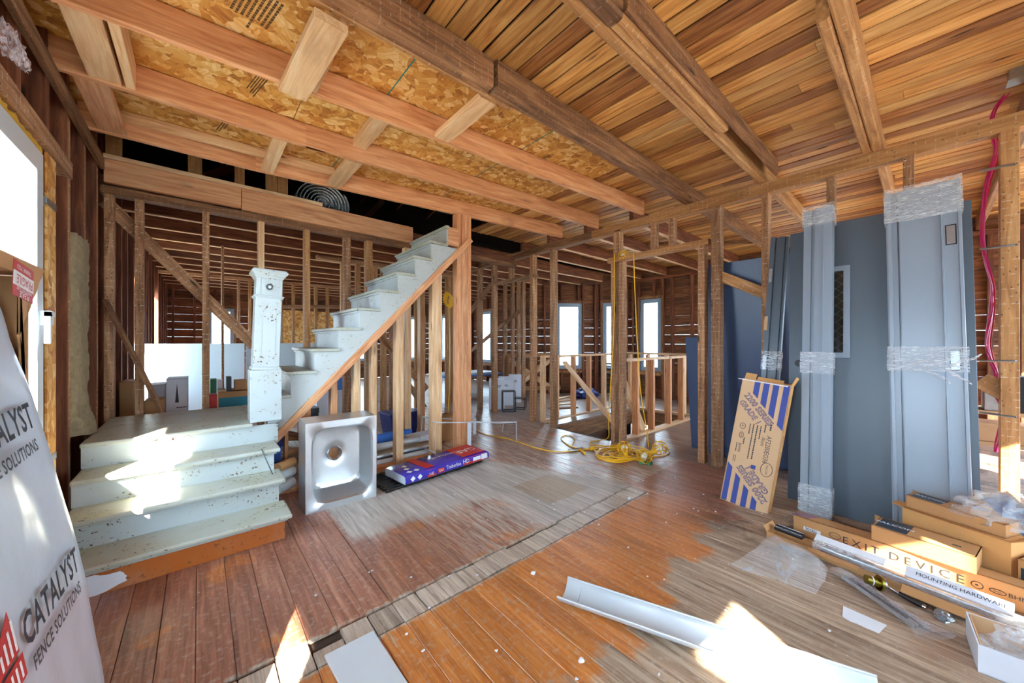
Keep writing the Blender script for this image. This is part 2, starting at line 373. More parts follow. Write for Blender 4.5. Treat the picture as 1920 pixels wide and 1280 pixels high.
def beam(name, parent, p0, p1, w, h, mat, side=None, ch=0.003):
    """timber from p0 to p1; w along `side` (horizontal by default), h along the other"""
    p0 = V(p0); p1 = V(p1); a = (p1 - p0); L = a.length; a.normalize()
    if side is None:
        side = V((0, 0, 1)).cross(a) if abs(a.z) < 0.95 else V((0, 1, 0))
    side = V(side); side = (side - a * side.dot(a)).normalized(); up = a.cross(side)
    o = bpy.data.objects.new(name, beam_mesh(L, w, h, mat, ch))
    m = Matrix((a, side, up)).transposed().to_4x4(); m.translation = (p0 + p1) / 2
    link(o, parent)
    o.matrix_world = m if parent is None else m
    if parent is not None:
        o.matrix_parent_inverse = Matrix.Identity(4); o.matrix_basis = pm(parent).inverted() @ m
    return o
def pm(p):
    m = p.matrix_basis.copy()
    while p.parent: p = p.parent; m = p.matrix_basis @ m
    return m
def frame_m(o, x, y):
    x = V(x).normalized(); y = V(y); y = (y - x * y.dot(x)).normalized(); z = x.cross(y)
    m = Matrix((x, y, z)).transposed().to_4x4(); m.translation = V(o); return m
def text(parent, body, size, o, x, y, mat, align='CENTER', sx=1.0, space=1.0, name='lettering', off=0.0012, outline=False, bold=0.0):
    cu = bpy.data.curves.new('t', 'FONT'); cu.body = body; cu.size = size; cu.align_x = align; cu.align_y = 'CENTER'; cu.space_character = space
    cu.resolution_u = 2
    if bold: cu.offset = bold
    if outline: cu.fill_mode = 'NONE'; cu.bevel_depth = size * 0.022; cu.bevel_resolution = 0
    t = bpy.data.objects.new('t', cu); COL.objects.link(t)
    bpy.context.view_layer.update()
    me = bpy.data.meshes.new_from_object(t.evaluated_get(bpy.context.evaluated_depsgraph_get()))
    bpy.data.objects.remove(t); bpy.data.curves.remove(cu)
    me.materials.clear(); me.materials.append(M[mat])
    ob = bpy.data.objects.new(name, me); link(ob, parent)
    m = frame_m(o, x, y); m = m @ Matrix.Translation((0, 0, off)) @ Matrix.Diagonal((sx, 1, 1, 1))
    ob.matrix_basis = m       # local to the parent
    return ob
def plate(parent, name, o, x, y, w, h, mat, t=0.0008):
    """thin printed patch centred on o in the parent's space"""
    mb = MB(); mb.box((-w / 2, -h / 2, 0), (w / 2, h / 2, t)); ob = mb.obj(name, mat, parent); ob.matrix_basis = frame_m(o, x, y); return ob
def bars(parent, o, x, y, w, h, n=1, mat='ink', pitch=1.9, rag=True):
    """rows of print too fine to read, as short printed strokes"""
    m_ = frame_m(o, x, y); mb = MB()
    for k in range(n):
        px = -w / 2; zz = -k * h * pitch
        end = w / 2 if not rag else w * R_(0.15, 0.5)
        while px < end:
            q = min(end, px + h * R_(0.7, 2.2)); mb.box((px, zz - h / 2, 0.0004), (q, zz + h / 2, 0.001), 0, m_); px = q + h * R_(0.25, 0.5)
    return mb.obj('print_pattern', mat, parent)
def copy_tree(o, parent=None):
    c = o.copy(); COL.objects.link(c); c.parent = parent
    for ch in o.children: copy_tree(ch, c)
    return c
def noise3(p, s=1.0):
    from mathutils import noise as nz
    return nz.noise(V(p) * s)
# ================================================================ STRUCTURE
XL, XW, XF, YB, YR, YF = -0.60, 3.90, 7.70, 4.33, -2.60, 12.60
ZP, ZJ, ZC = 2.60, 2.70, 2.87
# ---------------------------------------------------------------- ground and roof
g = MB(); g.box((-40, -40, -3.4), (50, 50, -3.2)); o = g.obj('ground', 'dirt'); o['kind'] = 'structure'
roof = struct('roof')
for (ya, za, yb, zb) in ((-3.1, 3.45, 4.6, 5.3), (4.6, 5.3, 13.1, 3.45)):
    n = 14
    for i in range(n):
        t0, t1 = i / n, (i + 1) / n + 0.004
        p = [(-1.0, ya + (yb - ya) * t0, za + (zb - za) * t0), (-1.0, ya + (yb - ya) * t1, za + (zb - za) * t1), (8.2, ya + (yb - ya) * t1, za + (zb - za) * t1), (8.2, ya + (yb - ya) * t0, za + (zb - za) * t0)]
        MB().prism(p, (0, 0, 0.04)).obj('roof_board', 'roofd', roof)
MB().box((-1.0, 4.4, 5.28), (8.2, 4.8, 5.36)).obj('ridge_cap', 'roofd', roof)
for k in range(9):
    x = 0.3 + k * 0.8
    beam('rafter', roof, (x, 4.6, 5.18), (x, 13.0, 3.35), 0.045, 0.14, 'dark')
# attic side walls
att = struct('wall_attic')
for (a, b) in (((-0.74, -2.7, 2.9), (-0.70, 12.7, 5.4)), ((7.72, -2.7, 2.9), (7.76, 12.7, 5.4)), ((-0.74, -2.72, 2.9), (7.76, -2.68, 3.6)), ((-0.74, 12.66, 2.9), (7.76, 12.7, 3.7))):
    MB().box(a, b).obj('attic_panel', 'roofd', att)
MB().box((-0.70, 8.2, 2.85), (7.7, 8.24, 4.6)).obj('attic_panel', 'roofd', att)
# unseen slab added outside the left wall to block the higher sun rays
po = struct('sun_blocker')
for k in range(6): MB().box((-1.90 + k * 0.19, -5.0, 2.78), (-1.90 + k * 0.19 + 0.187, 6.0, 2.81)).obj('blocker_board', 'sheath', po)
# ---------------------------------------------------------------- floor
floor = struct('floor')
HX0, HX1, HY0, HY1 = 3.985, 6.10, 2.62, 3.58
sub = MB()
for (a, b) in (((-0.75, YR, -0.26), (HX0, YF, -0.021)), ((HX0, YR, -0.26), (7.75, HY0, -0.021)), ((HX0, HY1, -0.26), (7.75, YF, -0.021)), ((HX1, HY0, -0.26), (7.75, HY1, -0.021))): sub.box(a, b)
sub.obj('subfloor', 'subfloor', floor)
FB = 0.118
FBC = {}
def fboard(x, y0, y1, mat='floor', gap=0.0018, zt=0.0):
    if y1 - y0 < 0.02: return
    L = round(y1 - y0 - gap, 3); key = (L, round(gap, 4))
    if key not in FBC:
        w = FB - gap; c = 0.0022
        sec = [(-w / 2, -0.02), (w / 2, -0.02), (w / 2, -c), (w / 2 - c, 0), (-w / 2 + c, 0), (-w / 2, -c)]
        FBC[key] = MB().prism([(a, -L / 2, b) for a, b in sec], (0, L, 0)).mesh('floor_board', mat)
    o = bpy.data.objects.new('floor_board', FBC[key]); o.location = (x + FB / 2, (y0 + y1) / 2, zt + R_(-0.0012, 0.0008)); link(o, floor)
x = -0.72; i = 0
while x < 7.7:
    xc = x + FB / 2
    cuts = []
    if x < 2.80:
        fboard(x, YR, 1.525, zt=0)
        # short pieces where a wall once stood
        if not (0.30 < xc < 0.42):
            fboard(x, 1.535 + R_(-0.004, 0.006), 1.683 + R_(-0.012, 0.004), gap=0.005, zt=-0.003 + R_(-0.002, 0.002))
        else: fboard(x, 1.535, 1.625, gap=0.006, zt=-0.006)
        fboard(x, 1.695, 5.2 + R_(-0.5, 0.5))
    else:
        if x + FB > HX0 and x < HX1:
            ya = R_(-0.8, 1.0); fboard(x, YR, ya); fboard(x, ya, HY0); fboard(x, HY1, 8.0)
        else:
            ya = R_(0.2, 3.2); fboard(x, YR, ya); fboard(x, ya, 8.0)
    x += FB; i += 1
fb = MB(); fb.box((-0.72, 4.6, -0.02), (2.80, YF, -0.003)); fb.box((2.80, 8.0, -0.02), (7.7, YF, -0.003)); fb.obj('floor_field', 'floor', floor)
# stairwell opening: rim, landing board, lower walls
well = struct('wall_stairwell')
beam('rim_joist', well, (HX0, HY1 + 0.02, -0.13), (HX1, HY1 + 0.02, -0.13), 0.045, 0.24, 'oldb')
beam('rim_joist', well, (HX0, HY0 - 0.02, -0.13), (HX1, HY0 - 0.02, -0.13), 0.045, 0.24, 'oldb')
beam('rim_joist', well, (HX1 + 0.02, HY0, -0.13), (HX1 + 0.02, HY1, -0.13), 0.045, 0.24, 'oldb')
for k in range(9): beam('lower_board', well, (4.75, 3.95, -0.40 - k * 0.2), (5.75, 3.95, -0.40 - k * 0.2), 0.02, 0.195, 'dark')
for x in (4.45, 5.9): beam('lower_post', well, (x, 3.92, -2.6), (x, 3.92, -0.25), 0.09, 0.09, 'old')
MB().box((4.0, 3.585, 0.001), (6.1, 3.80, 0.022)).obj('landing_board', 'floor', well)
lw = struct('wall_lower')
for (a, b) in (((-0.75, -2.7, -3.2), (-0.70, 12.7, -0.27)), ((-0.75, -2.7, -3.2), (7.75, -2.65, -0.27)), ((-0.75, 12.65, -3.2), (7.75, 12.7, -0.27)), ((7.70, -2.7, -3.2), (7.75, 3.3, -0.27)), ((7.70, 4.6, -3.2), (7.75, 12.7, -0.27)), ((-0.75, -2.7, -3.19), (7.75, 12.7, -3.12))): MB().box(a, b).obj('lower_panel', 'subfloor', lw)
# ---------------------------------------------------------------- ceiling
ceil = struct('ceiling')
CB = 0.119; x = -0.70
while x < 7.7:
    w = CB - R_(0.010, 0.018); zc = ZC + R_(0, 0.005)
    if x < 2.98:
        cut = [YR, R_(-1.6, 0.6), 1.70]
    else:
        cut = [YR, R_(-0.4, 2.0), 4.40]
    for a, b in zip(cut[:-1], cut[1:]):
        beam('ceiling_board', ceil, (x + CB / 2, a + 0.001, zc + 0.011), (x + CB / 2, b - 0.001, zc + 0.011), w, 0.022, random.choice(('ceilb', 'ceilb', 'ceilb2', 'ceilb3')), ch=0.007)
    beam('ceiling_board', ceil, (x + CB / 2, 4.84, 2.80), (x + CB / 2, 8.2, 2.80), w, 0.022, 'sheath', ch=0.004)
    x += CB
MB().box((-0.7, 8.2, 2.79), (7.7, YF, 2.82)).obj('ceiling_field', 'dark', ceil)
for (xa, xb) in ((-0.70, 0.515), (0.52, 1.735), (1.74, 2.965)):
    for (ya, yb) in ((1.70, 2.655), (2.66, 3.90)):
        mb = MB(); mb.box((-(xb - xa) / 2, -(yb - ya) / 2, -0.006), ((xb - xa) / 2, (yb - ya) / 2, 0.006))
        o = mb.obj('osb_panel', 'osb', ceil); o.location = ((xa + xb) / 2, (ya + yb) / 2, ZC + 0.006)
for xx in (0.93, 2.05): MB().box((xx, 1.74, ZC - 0.0015), (xx + 0.007, 3.8, ZC - 0.0005)).obj('chalk_line', 'chalk', ceil)
# printed grade stamps on the panels
for (u, v, n, hh) in ((508, 40, 8, 0.011), (1012, 300, 2, 0.009), (488, 165, 5, 0.007), (425, 235, 3, 0.008)):
    p = atz(u, v, ZC); bars(ceil, (p.x, p.y, ZC), (-0.2, 1, 0), (1, 0.2, 0), 0.30, hh, n, 'stamp')
# old beams
def old_beam(x0, x1, y0, y1, z0=ZJ, z1=ZC, mat='oldb', name='joist'):
    return beam(name, ceil, (x0, (y0 + y1) / 2, (z0 + z1) / 2), (x1, (y0 + y1) / 2, (z0 + z1) / 2), y1 - y0, z1 - z0, mat, ch=0.010)
old_beam(-0.6, 1.27, 1.625, 1.73, 2.705); old_beam(1.29, 7.68, 1.61, 1.70)
old_beam(-0.6, 1.47, 1.70, 1.735, 2.70, 2.76, 'beamp', 'beam_strip')
old_beam(-0.6, 7.68, 0.972, 1.03, mat='beamp'); old_beam(-0.6, 1.42, 0.885, 0.968, 2.69); old_beam(1.44, 2.75, 0.90, 0.968, mat='beamp'); old_beam(1.44, 3.9, 0.875, 0.90, 2.73)
old_beam(-0.6, 7.68, 0.225, 0.283, mat='beamp'); old_beam(2.13, 3.88, 0.287, 0.337, mat='beamp')
for y in (-0.46, -1.16, -1.86): old_beam(-0.6, 7.68, y, y + 0.055)
for y in (2.33, 3.02, 3.71, 4.30): old_beam(3.96, 7.66, y, y + 0.055, mat='dark')
for k in range(12):
    old_beam(-0.6, 6.9, 4.83 + 0.62 * k, 4.88 + 0.62 * k, 2.62, 2.80, 'dark'); old_beam(-0.6, 6.9, 4.828 + 0.62 * k, 4.882 + 0.62 * k, 2.611, 2.62, 'pine', 'lath_residue')  # thin strip added for the pale lath and plaster residue under each joist
for y in (2.33, 3.02, 3.71, 4.30): old_beam(3.96, 7.66, y, y + 0.055, 2.691, 2.70, 'pine', 'lath_residue')  # added strips again: pale residue on the joist bottoms
for (xx, ya, yb) in ((5.5, 2.39, 3.02), (6.2, 1.70, 2.33)): beam('joist_bridging', ceil, (xx, ya, 2.73), (xx + 0.1, yb, 2.85), 0.03, 0.06, 'old')
# new fir joists
def F1(x): return 2.42 - 0.067 * (x + 0.6)
def F2(x): return 3.02 if x < 0.73 else 3.02 - 0.0805 * (x - 0.73)
def F3(x): return 3.73 - 0.0 * x if x < 0.36 else 3.722 - 0.1105 * (x - 0.36)
def fir(x0, x1, f, z0=ZJ, h=0.166, w=0.04, dy=0.0, mat='fir', name='joist'):
    return beam(name, ceil, (x0, f(x0) + w / 2 + dy, z0 + h / 2), (x1, f(x1) + w / 2 + dy, z0 + h / 2), w, h, mat, ch=0.004)
fir(-0.62, 3.84, F1); fir(-0.62, 0.73, F2); fir(0.60, 3.87, F2, dy=-0.003, w=0.038); fir(-0.62, 0.36, F3); fir(0.36, 3.83, F3)
fir(-0.48, 0.95, F3, 2.795, 0.072, 0.038, -0.04, 'pine', 'cleat')
beam('cleat', ceil, (0.46, 1.76, 2.83), (1.36, 1.76, 2.83), 0.04, 0.075, 'pine')
def block(x, y0, y1, w=0.04, z0=2.705, h=0.16, mat='pine'): return beam('blocking', ceil, (x, y0, z0 + h / 2), (x, y1, z0 + h / 2), w, h, mat)
block(-0.40, F1(-.4) + .04, F2(-.4), 0.13, 2.71, 0.04); block(-0.30, F1(-.3) + .04, F2(-.3), 0.04, 2.71, 0.155)
block(-0.46, F2(-.4) + .04, F3(-.4), 0.14, 2.705, 0.04, 'fir')
block(0.44, F2(.44) + .04, F3(.44), 0.09, 2.70, 0.04); block(0.95, F2(.95) + .04, F3(.95), 0.12, 2.70, 0.04); block(0.97, F1(.97) + .04, F2(.97), 0.10, 2.80, 0.06)
beam('blocking', ceil, (0.44, 1.72, 2.66), (0.40, F1(.4) + 0.01, 2.66), 0.14, 0.04, 'pine'); block(1.32, 1.74, F1(1.32), 0.12, 2.70, 0.04)
block(0.50, 1.74, F1(.5), 0.04, 2.70, 0.16)
# ---------------------------------------------------------------- sheathing + windows
def sheath(parent, o, d, L, z0, z1, holes=(), mat='sheath', bw=0.19, gap=0.0012, t=0.02):
    o = V(o); d = V(d).normalized(); n = V((-d.y, d.x, 0))
    zs = sorted(set([z0, z1] + [h[2] for h in holes] + [h[3] for h in holes]))
    for za, zb in zip(zs[:-1], zs[1:]):
        k = max(1, round((zb - za) / bw)); st = (zb - za) / k
        for r in range(k):
            a, b = za + r * st, za + (r + 1) * st
            segs = [(0.0, L)]
            for h in holes:
                if h[2] < (a + b) / 2 < h[3]:
                    ns = []
                    for s0, s1 in segs:
                        if h[1] <= s0 or h[0] >= s1: ns.append((s0, s1)); continue
                        if h[0] > s0: ns.append((s0, h[0]))
                        if h[1] < s1: ns.append((h[1], s1))
                    segs = ns
            for s0, s1 in segs:
                cuts = [s0] + ([s0 + (s1 - s0) * R_(0.3, 0.7)] if s1 - s0 > 3.5 else []) + [s1]
                for c0, c1 in zip(cuts[:-1], cuts[1:]):
                    p0 = o + d * (c0 + 0.001) + V((0, 0, (a + b) / 2)); p1 = o + d * (c1 - 0.001) + V((0, 0, (a + b) / 2))
                    beam('sheathing_board', parent, p0, p1, t, b - a - gap, mat, ch=0.002)
def wstuds(parent, o, d, L, z0, z1, holes=(), sp=0.41, mat='dark', w=0.05, dp=0.09, inset=1, plates=True, off=0.055):
    o = V(o); d = V(d).normalized(); n = V((-d.y, d.x, 0)) * inset
    c = o + n * off; s = 0.03
    pos = []
    while s < L - 0.02: pos.append(s); s += sp
    for h in holes: pos += [h[0] - 0.03, h[1] + 0.03]
    for s in pos:
        zz = [(z0, z1)]
        for h in holes:
            if h[0] - 0.005 < s < h[1] + 0.005: zz = [(z0, h[2] - 0.05), (h[3] + 0.05, z1)]
        for a, b in zz:
            if b - a > 0.05: beam('stud', parent, c + d * s + V((0, 0, a)), c + d * s + V((0, 0, b)), dp, w, mat, side=n)
    for h in holes:
        for z in (h[2] - 0.025, h[3] + 0.025): beam('sill_plate', parent, c + d * (h[0] - 0.0) + V((0, 0, z)), c + d * (h[1]) + V((0, 0, z)), dp, 0.05, mat)
    if plates: beam('top_plate', parent, c + d * 0.01 + V((0, 0, z1 + 0.03)), c + d * (L - 0.01) + V((0, 0, z1 + 0.03)), dp, 0.06, mat)
WN = [0]
def window(o, d, s0, s1, z0, z1, inset=1, fmat='bluegrey_frame', off=0.03, trim=True, fw=0.055):
    WN[0] += 1
    w = struct('window_%d' % WN[0]); o = V(o); d = V(d).normalized(); n = V((-d.y, d.x, 0)) * inset; b = o + n * off
    def bar(nm, a0, a1, za, zb, m, dp, sh=0.0):
        mb = MB(); ob = beam(nm, w, b + n * sh + d * ((a0 + a1) / 2) + V((0, 0, za)), b + n * sh + d * ((a0 + a1) / 2) + V((0, 0, zb)), dp, a1 - a0, m, side=n)
        return ob
    bar('frame_jamb', s0, s0 + fw, z0, z1, fmat, 0.07); bar('frame_jamb', s1 - fw, s1, z0, z1, fmat, 0.07)
    bar('frame_head', s0 + fw, s1 - fw, z1 - fw, z1, fmat, 0.07); bar('frame_sill', s0 + fw, s1 - fw, z0, z0 + fw, fmat, 0.07)
    q = fw + 0.035
    bar('sash_stile', s0 + fw, s0 + q, z0 + fw, z1 - fw, fmat, 0.045, 0.015); bar('sash_stile', s1 - q, s1 - fw, z0 + fw, z1 - fw, fmat, 0.045, 0.015)
    bar('sash_rail', s0 + q, s1 - q, z1 - q, z1 - fw, fmat, 0.045, 0.015); bar('sash_rail', s0 + q, s1 - q, z0 + fw, z0 + q, fmat, 0.045, 0.015)
    bar('pane', s0 + q, s1 - q, z0 + q, z1 - q, 'glass', 0.012)
    if trim:
        for (a0, a1, za, zb) in ((s0 - 0.05, s0 - 0.005, z0 - 0.06, z1 + 0.06), (s1 + 0.005, s1 + 0.05, z0 - 0.06, z1 + 0.06), (s0, s1, z1 + 0.01, z1 + 0.06), (s0, s1, z0 - 0.09, z0 - 0.01)):
            bar('rough_buck', a0, a1, za, zb, 'beamp', 0.10, 0.02)
    return w, b, n, d
def ext_wall(name, o, d, L, holes, mat='sheath', smat='dark', top=2.62, inset=1, wins=True, sp=0.41, gap=0.0012, fmat='bluegrey_frame'):
    w = struct(name)
    sheath(w, o, d, L, 0.0, 3.0, holes, mat, gap=gap); wstuds(w, o, d, L, 0.0, top, holes, sp, smat, inset=inset)
    if wins:
        for h in holes: window(o, d, h[0], h[1], h[2], h[3], inset, fmat)
    return w
# left wall (runs along Y beside the steps) ----------------------------------
WL1 = (1.98, 2.90, 0.60, 2.18); WL0 = (-0.30, 0.45, 0.60, 2.18)
wl = struct('wall_left')
oy = YR
hl = [(a - oy, b - oy, c, e) for (a, b, c, e) in (WL1, WL0)]
sheath(wl, (-0.715, oy, 0), (0, 1, 0), YF - oy, 0.0, 3.0, hl + [(6.4 - oy, 7.1 - oy, 0.6, 2.18), (9.0 - oy, 9.7 - oy, 0.6, 2.18)], 'sheath', gap=0.0015)
for y in (4.60, 4.21, 3.81, 3.41, 3.02, 1.90, 1.50, 1.10, 0.70, -0.36, 0.51, -0.8, -2.06, -0.94, -2.5, 5.0, 5.4, 5.8, 6.3, 7.15, 7.6, 8.0, 8.4, 8.9, 9.75, 10.4, 11, 11.6, 12.2):
    beam('stud', wl, (-0.65, y, 0.0), (-0.65, y, 3.0), 0.10, 0.05, 'dark', side=(1, 0, 0))
for (a, b) in ((2.02, 2.86), (-0.3, 0.45)):
    for s in range(2):
        beam('cripple', wl, (-0.65, a + 0.3 + s * 0.3, 0), (-0.65, a + 0.3 + s * 0.3, 0.55), 0.10, 0.05, 'dark', side=(1, 0, 0)); beam('cripple', wl, (-0.65, a + 0.25 + s * 0.35, 2.33), (-0.65, a + 0.25 + s * 0.35, 3.0), 0.10, 0.05, 'dark', side=(1, 0, 0))
    beam('header', wl, (-0.635, a - 0.12, 2.285), (-0.635, b + 0.56 if a > 1 else b + 0.1, 2.285), 0.10, 0.10, 'old'); beam('sill_plate', wl, (-0.64, a - 0.05, 0.57), (-0.64, b + 0.05, 0.57), 0.10, 0.05, 'old')
beam('ribbon', wl, (-0.585, -2.6, 2.66), (-0.585, 4.30, 2.66), 0.03, 0.085, 'oldb'); beam('ribbon', wl, (-0.60, -2.6, 2.93), (-0.60, 4.30, 2.93), 0.05, 0.06, 'dark')
ob = MB(); ob.box((-0.655, 2.925, 0.2), (-0.645, 3.00, 2.22)); ob.obj('osb_strip', 'osb', wl)
MB().box((-0.599, 2.955, 0.25), (-0.590, 3.105, 2.22)).obj('osb_strip', 'osb', wl)
for y in (4.60, 4.21, 3.81, 3.41): beam('stud_edge', wl, (-0.5985, y + 0.004, 0.0), (-0.5985, y + 0.004, 2.6), 0.003, 0.042, 'old', side=(1, 0, 0))
for z in (0.62, 1.95):
    MB().box((-0.62, 2.93, z), (-0.585, 3.09, z + 0.035)).obj('strap_bracket', 'galv', wl)
# yellow foam bead around the window
pts = []
for k in range(60):
    z = 0.5 + k * 0.0295; pts.append((-0.625 + 0.012 * noise3((z * 9, 0, 0)), 2.935 + 0.014 * noise3((0, z * 7, 3)), z))
for k in range(36): pts.append((-0.625 + 0.012 * noise3((k * .4, 5, 0)), 2.92 - k * 0.028, 2.225 + 0.016 * noise3((k * .5, 1, 8))))
f = MB(); f.tube(pts, [0.020 + 0.013 * noise3((k * 0.7, 2, 1)) for k in range(len(pts))], 7); f.obj('foam_bead', 'foam', wl)
w1, b1, n1, d1 = window((-0.715, oy, 0), (0, 1, 0), hl[0][0], hl[0][1], 0.60, 2.18, -1, 'upvc', off=0.09, trim=False, fw=0.07)
MB().box((-0.735, 2.83, 0.60), (-0.66, 2.895, 2.18)).obj('frame_reveal', 'upvc', w1)
hd = MB(); hd.box((-0.60, 2.825, 1.33), (-0.55, 2.86, 1.40)); hd.box((-0.565, 2.78, 1.372), (-0.545, 2.86, 1.395)); hd.box((-0.565, 2.78, 1.24), (-0.545, 2.805, 1.395)); hd.obj('window_handle', 'upvc', w1)
window((-0.715, oy, 0), (0, 1, 0), hl[1][0], hl[1][1], 0.60, 2.18, -1, 'upvc', off=0.09, trim=False, fw=0.07)
# other outside walls ---------------------------------------------------------
ext_wall('wall_rear', (-0.7, YR, 0), (1, 0, 0), 8.4, [(0.21, 1.01, 0.5, 2.26), (1.97, 2.33, 0.5, 2.06), (3.0, 4.1, 0.5, 2.2), (5.2, 6.2, 0.5, 2.2), (6.7, 7.7, 0.5, 2.2)], inset=1, fmat='upvc')  # unseen windows: narrow ones fitted to the sun patches, wide ones added for fill
ext_wall('wall_far', (6.9, YF, 0), (-1, 0, 0), 7.6, [(0.45, 1.05, 0.59, 2.15), (2.6, 3.3, 0.59, 2.15), (6.18, 6.74, 0.59, 2.15)])
ext_wall('wall_east', (6.9, 7.0, 0), (0, 1, 0), 5.6, [(1.85, 2.55, 0.59, 2.2), (4.2, 4.9, 0.59, 2.2)])
ext_wall('wall_jog', (6.2, 6.2, 0), (0.66, 0.75, 0), 1.07, [])
ext_wall('wall_bay_1', (7.3, 5.3, 0), (-1.1, 0.9, 0), 1.42, [(0.36, 0.98, 0.59, 2.17)])
ext_wall('wall_bay_2', (7.70, 4.5, 0), (-0.40, 0.8, 0), 0.894, [(0.2, 0.72, 0.59, 2.17)])
ext_wall('wall_right_outer', (XF, YR, 0), (0, 1, 0), 7.1, [(6.42, 6.92, 0.59, 2.20), (3.7, 4.3, 0.59, 2.2), (1.0, 1.8, 0.59, 2.2)], mat='sheath', smat='dark')  # windows after the first are added for light, hidden by the doors
# ---------------------------------------------------------------- back stud wall behind the landing (plane Y = 4.33)
wb = struct('wall_back')
def ystud(parent, u0, u1, Y, z0, z1, mat='old', dp=0.09, name='stud'):
    a = aty(u0, 640, Y).x; b = aty(u1, 640, Y).x
    return beam(name, parent, ((a + b) / 2, Y + dp / 2, z0), ((a + b) / 2, Y + dp / 2, z1), b - a, dp, mat, side=(1, 0, 0))
for (a, b, m) in ((194, 213, 'old'), (252, 269, 'old'), (379, 393, 'old'), (484, 496, 'pine'), (571, 582, 'beamp'), (646, 658, 'old'), (687, 699, 'beamp'), (759, 771, 'pine'), (788, 797, 'pine')):
    ystud(wb, a, b, YB, 0.0, 2.44, m)
beam('top_plate', wb, (-0.6, YB + 0.045, 2.475), (3.85, YB + 0.045, 2.475), 0.10, 0.065, 'oldb')
beam('ledger_beam', wb, (-0.575, YB - 0.02, 2.615), (0.30, YB - 0.02, 2.615), 0.045, 0.185, 'fir'); beam('ledger_beam', wb, (0.305, YB - 0.02, 2.61), (2.05, YB - 0.02, 2.60), 0.045, 0.20, 'fir')
beam('ledger_strip', wb, (-0.575, YB - 0.02, 2.725), (1.0, YB - 0.02, 2.725), 0.09, 0.034, 'pine')
beam('top_plate', wb, (-0.6, YB + 0.09, 2.56), (3.85, YB + 0.09, 2.56), 0.08, 0.10, 'dark')
for (u0, u1) in ((197, 228), (352, 379), (440, 459), (499, 520), (521, 540)): ystud(wb, u0, u1, YB + 0.05, 2.745, 3.25, 'beamp', 0.06, 'short_post')
for x in (-0.35, 0.25, 0.75, 1.6): beam('attic_brace', wb, (x, 5.3, 2.8), (x + 0.8, 6.2, 3.7), 0.05, 0.1, 'dark')
br = beam('let_in_brace', wb, aty(197, 378, 4.43), aty(478, 648, 4.43), 0.025, 0.10, 'old', side=(0, 1, 0))
beam('let_in_brace', wb, aty(655, 588, 4.43), aty(735, 510, 4.43), 0.025, 0.10, 'old', side=(0, 1, 0)); beam('let_in_brace', wb, aty(705, 620, 4.5), aty(800, 730, 4.5), 0.025, 0.09, 'old', side=(0, 1, 0))
# partition further back (Y = 6.3) and a room divider along X = 1.9
wp = struct('wall_partition')
for u in (162, 206, 415, 445, 466, 525, 548, 590, 612, 640, 668, 702, 716, 733, 780, 812, 838, 851): ystud(wp, u, u + (R_(6, 9) if u > 640 else R_(5, 7)), 6.3 if u >= 640 else (6.3 if u == 415 else 9.6), 0.0 if u not in (445, 590) else 1.35, 2.56, 'old' if u % 2 else 'beamp', 0.09)
beam('top_plate', wp, (1.4, 6.35, 2.59), (3.9, 6.35, 2.59), 0.1, 0.06, 'old'); beam('top_plate', wp, (-0.6, 9.65, 2.59), (3.0, 9.65, 2.59), 0.1, 0.06, 'old')
beam('header', wp, aty(500, 575, 9.6), aty(648, 575, 9.6), 0.08, 0.08, 'old'); beam('let_in_brace', wp, aty(745, 690, 6.3), aty(800, 770, 6.3), 0.03, 0.1, 'old', side=(0, 1, 0))
MB().box((1.55, 11.4, 0.6), (3.3, 11.42, 2.1)).obj('osb_panel', 'osb', wp)
# ---------------------------------------------------------------- long stud wall X = 3.90
wr = struct('wall_right')
def xstud(parent, u0, u1, X, z0, z1, mat='old', w=0.06, dp=0.10, name='stud', e=1):
    a = atx(u0, 640, X).y; b = atx(u1, 640, X).y
    y = b if e == 0 else (a + b) / 2
    return beam(name, parent, (X + dp / 2, y, z0), (X + dp / 2, y, z1), dp, w, mat, side=(1, 0, 0))
for (a, b, m, w) in ((891, 901, 'old', .06), (917, 929, 'old', .06), (990, 1002, 'old', .07), (1028, 1040, 'old', .07), (1333, 1350, 'old', .085), (1427, 1441, 'old', .055), (1549, 1565, 'old', .05), (1692, 1715, 'old', .055), (1876, 1912, 'beamp', .075)):
    xstud(wr, a, b, XW, 0.0, ZP, m, w)
xstud(wr, 1307, 1322, XW, 0.0, 2.245, 'old', 0.065)
for k, m in enumerate(('old', 'oldb', 'old')): beam('door_post', wr, (XW + 0.05, 2.47 + 0.055 * k, 0.0), (XW + 0.05, 2.47 + 0.055 * k, 2.235), 0.10 + 0.006 * (k % 2), 0.053, m, side=(1, 0, 0))
beam('stud', wr, (XW + 0.05, 2.53, 2.30), (XW + 0.05, 2.53, ZP), 0.1, 0.08, 'old', side=(1, 0, 0))
beam('door_header', wr, (XW + 0.05, 2.66, 2.268), (XW + 0.05, 1.46, 2.268), 0.10, 0.06, 'beamp')
for (a, b) in ((1217, 1230), (1250, 1265)): xstud(wr, a, b, XW, 2.30, ZP, 'old', 0.05)
beam('door_header', wr, (XW + 0.05, 5.15, 2.27), (XW + 0.05, 3.98, 2.27), 0.09, 0.06, 'old'); xstud(wr, 950, 960, XW, 2.30, ZP, 'old', 0.05)
beam('top_plate', wr, (XW + 0.05, YR, 2.65), (XW + 0.05, 2.9, 2.65), 0.10, 0.10, 'beamp'); beam('top_plate', wr, (XW + 0.05, 2.9, 2.65), (XW + 0.05, 7.2, 2.65), 0.11, 0.10, 'oldb')
for y in (-0.85, -1.3, -1.8, -2.3, 5.9, 6.4): beam('stud', wr, (XW + .05, y, 0), (XW + .05, y, ZP), 0.1, 0.055, 'old', side=(1, 0, 0))
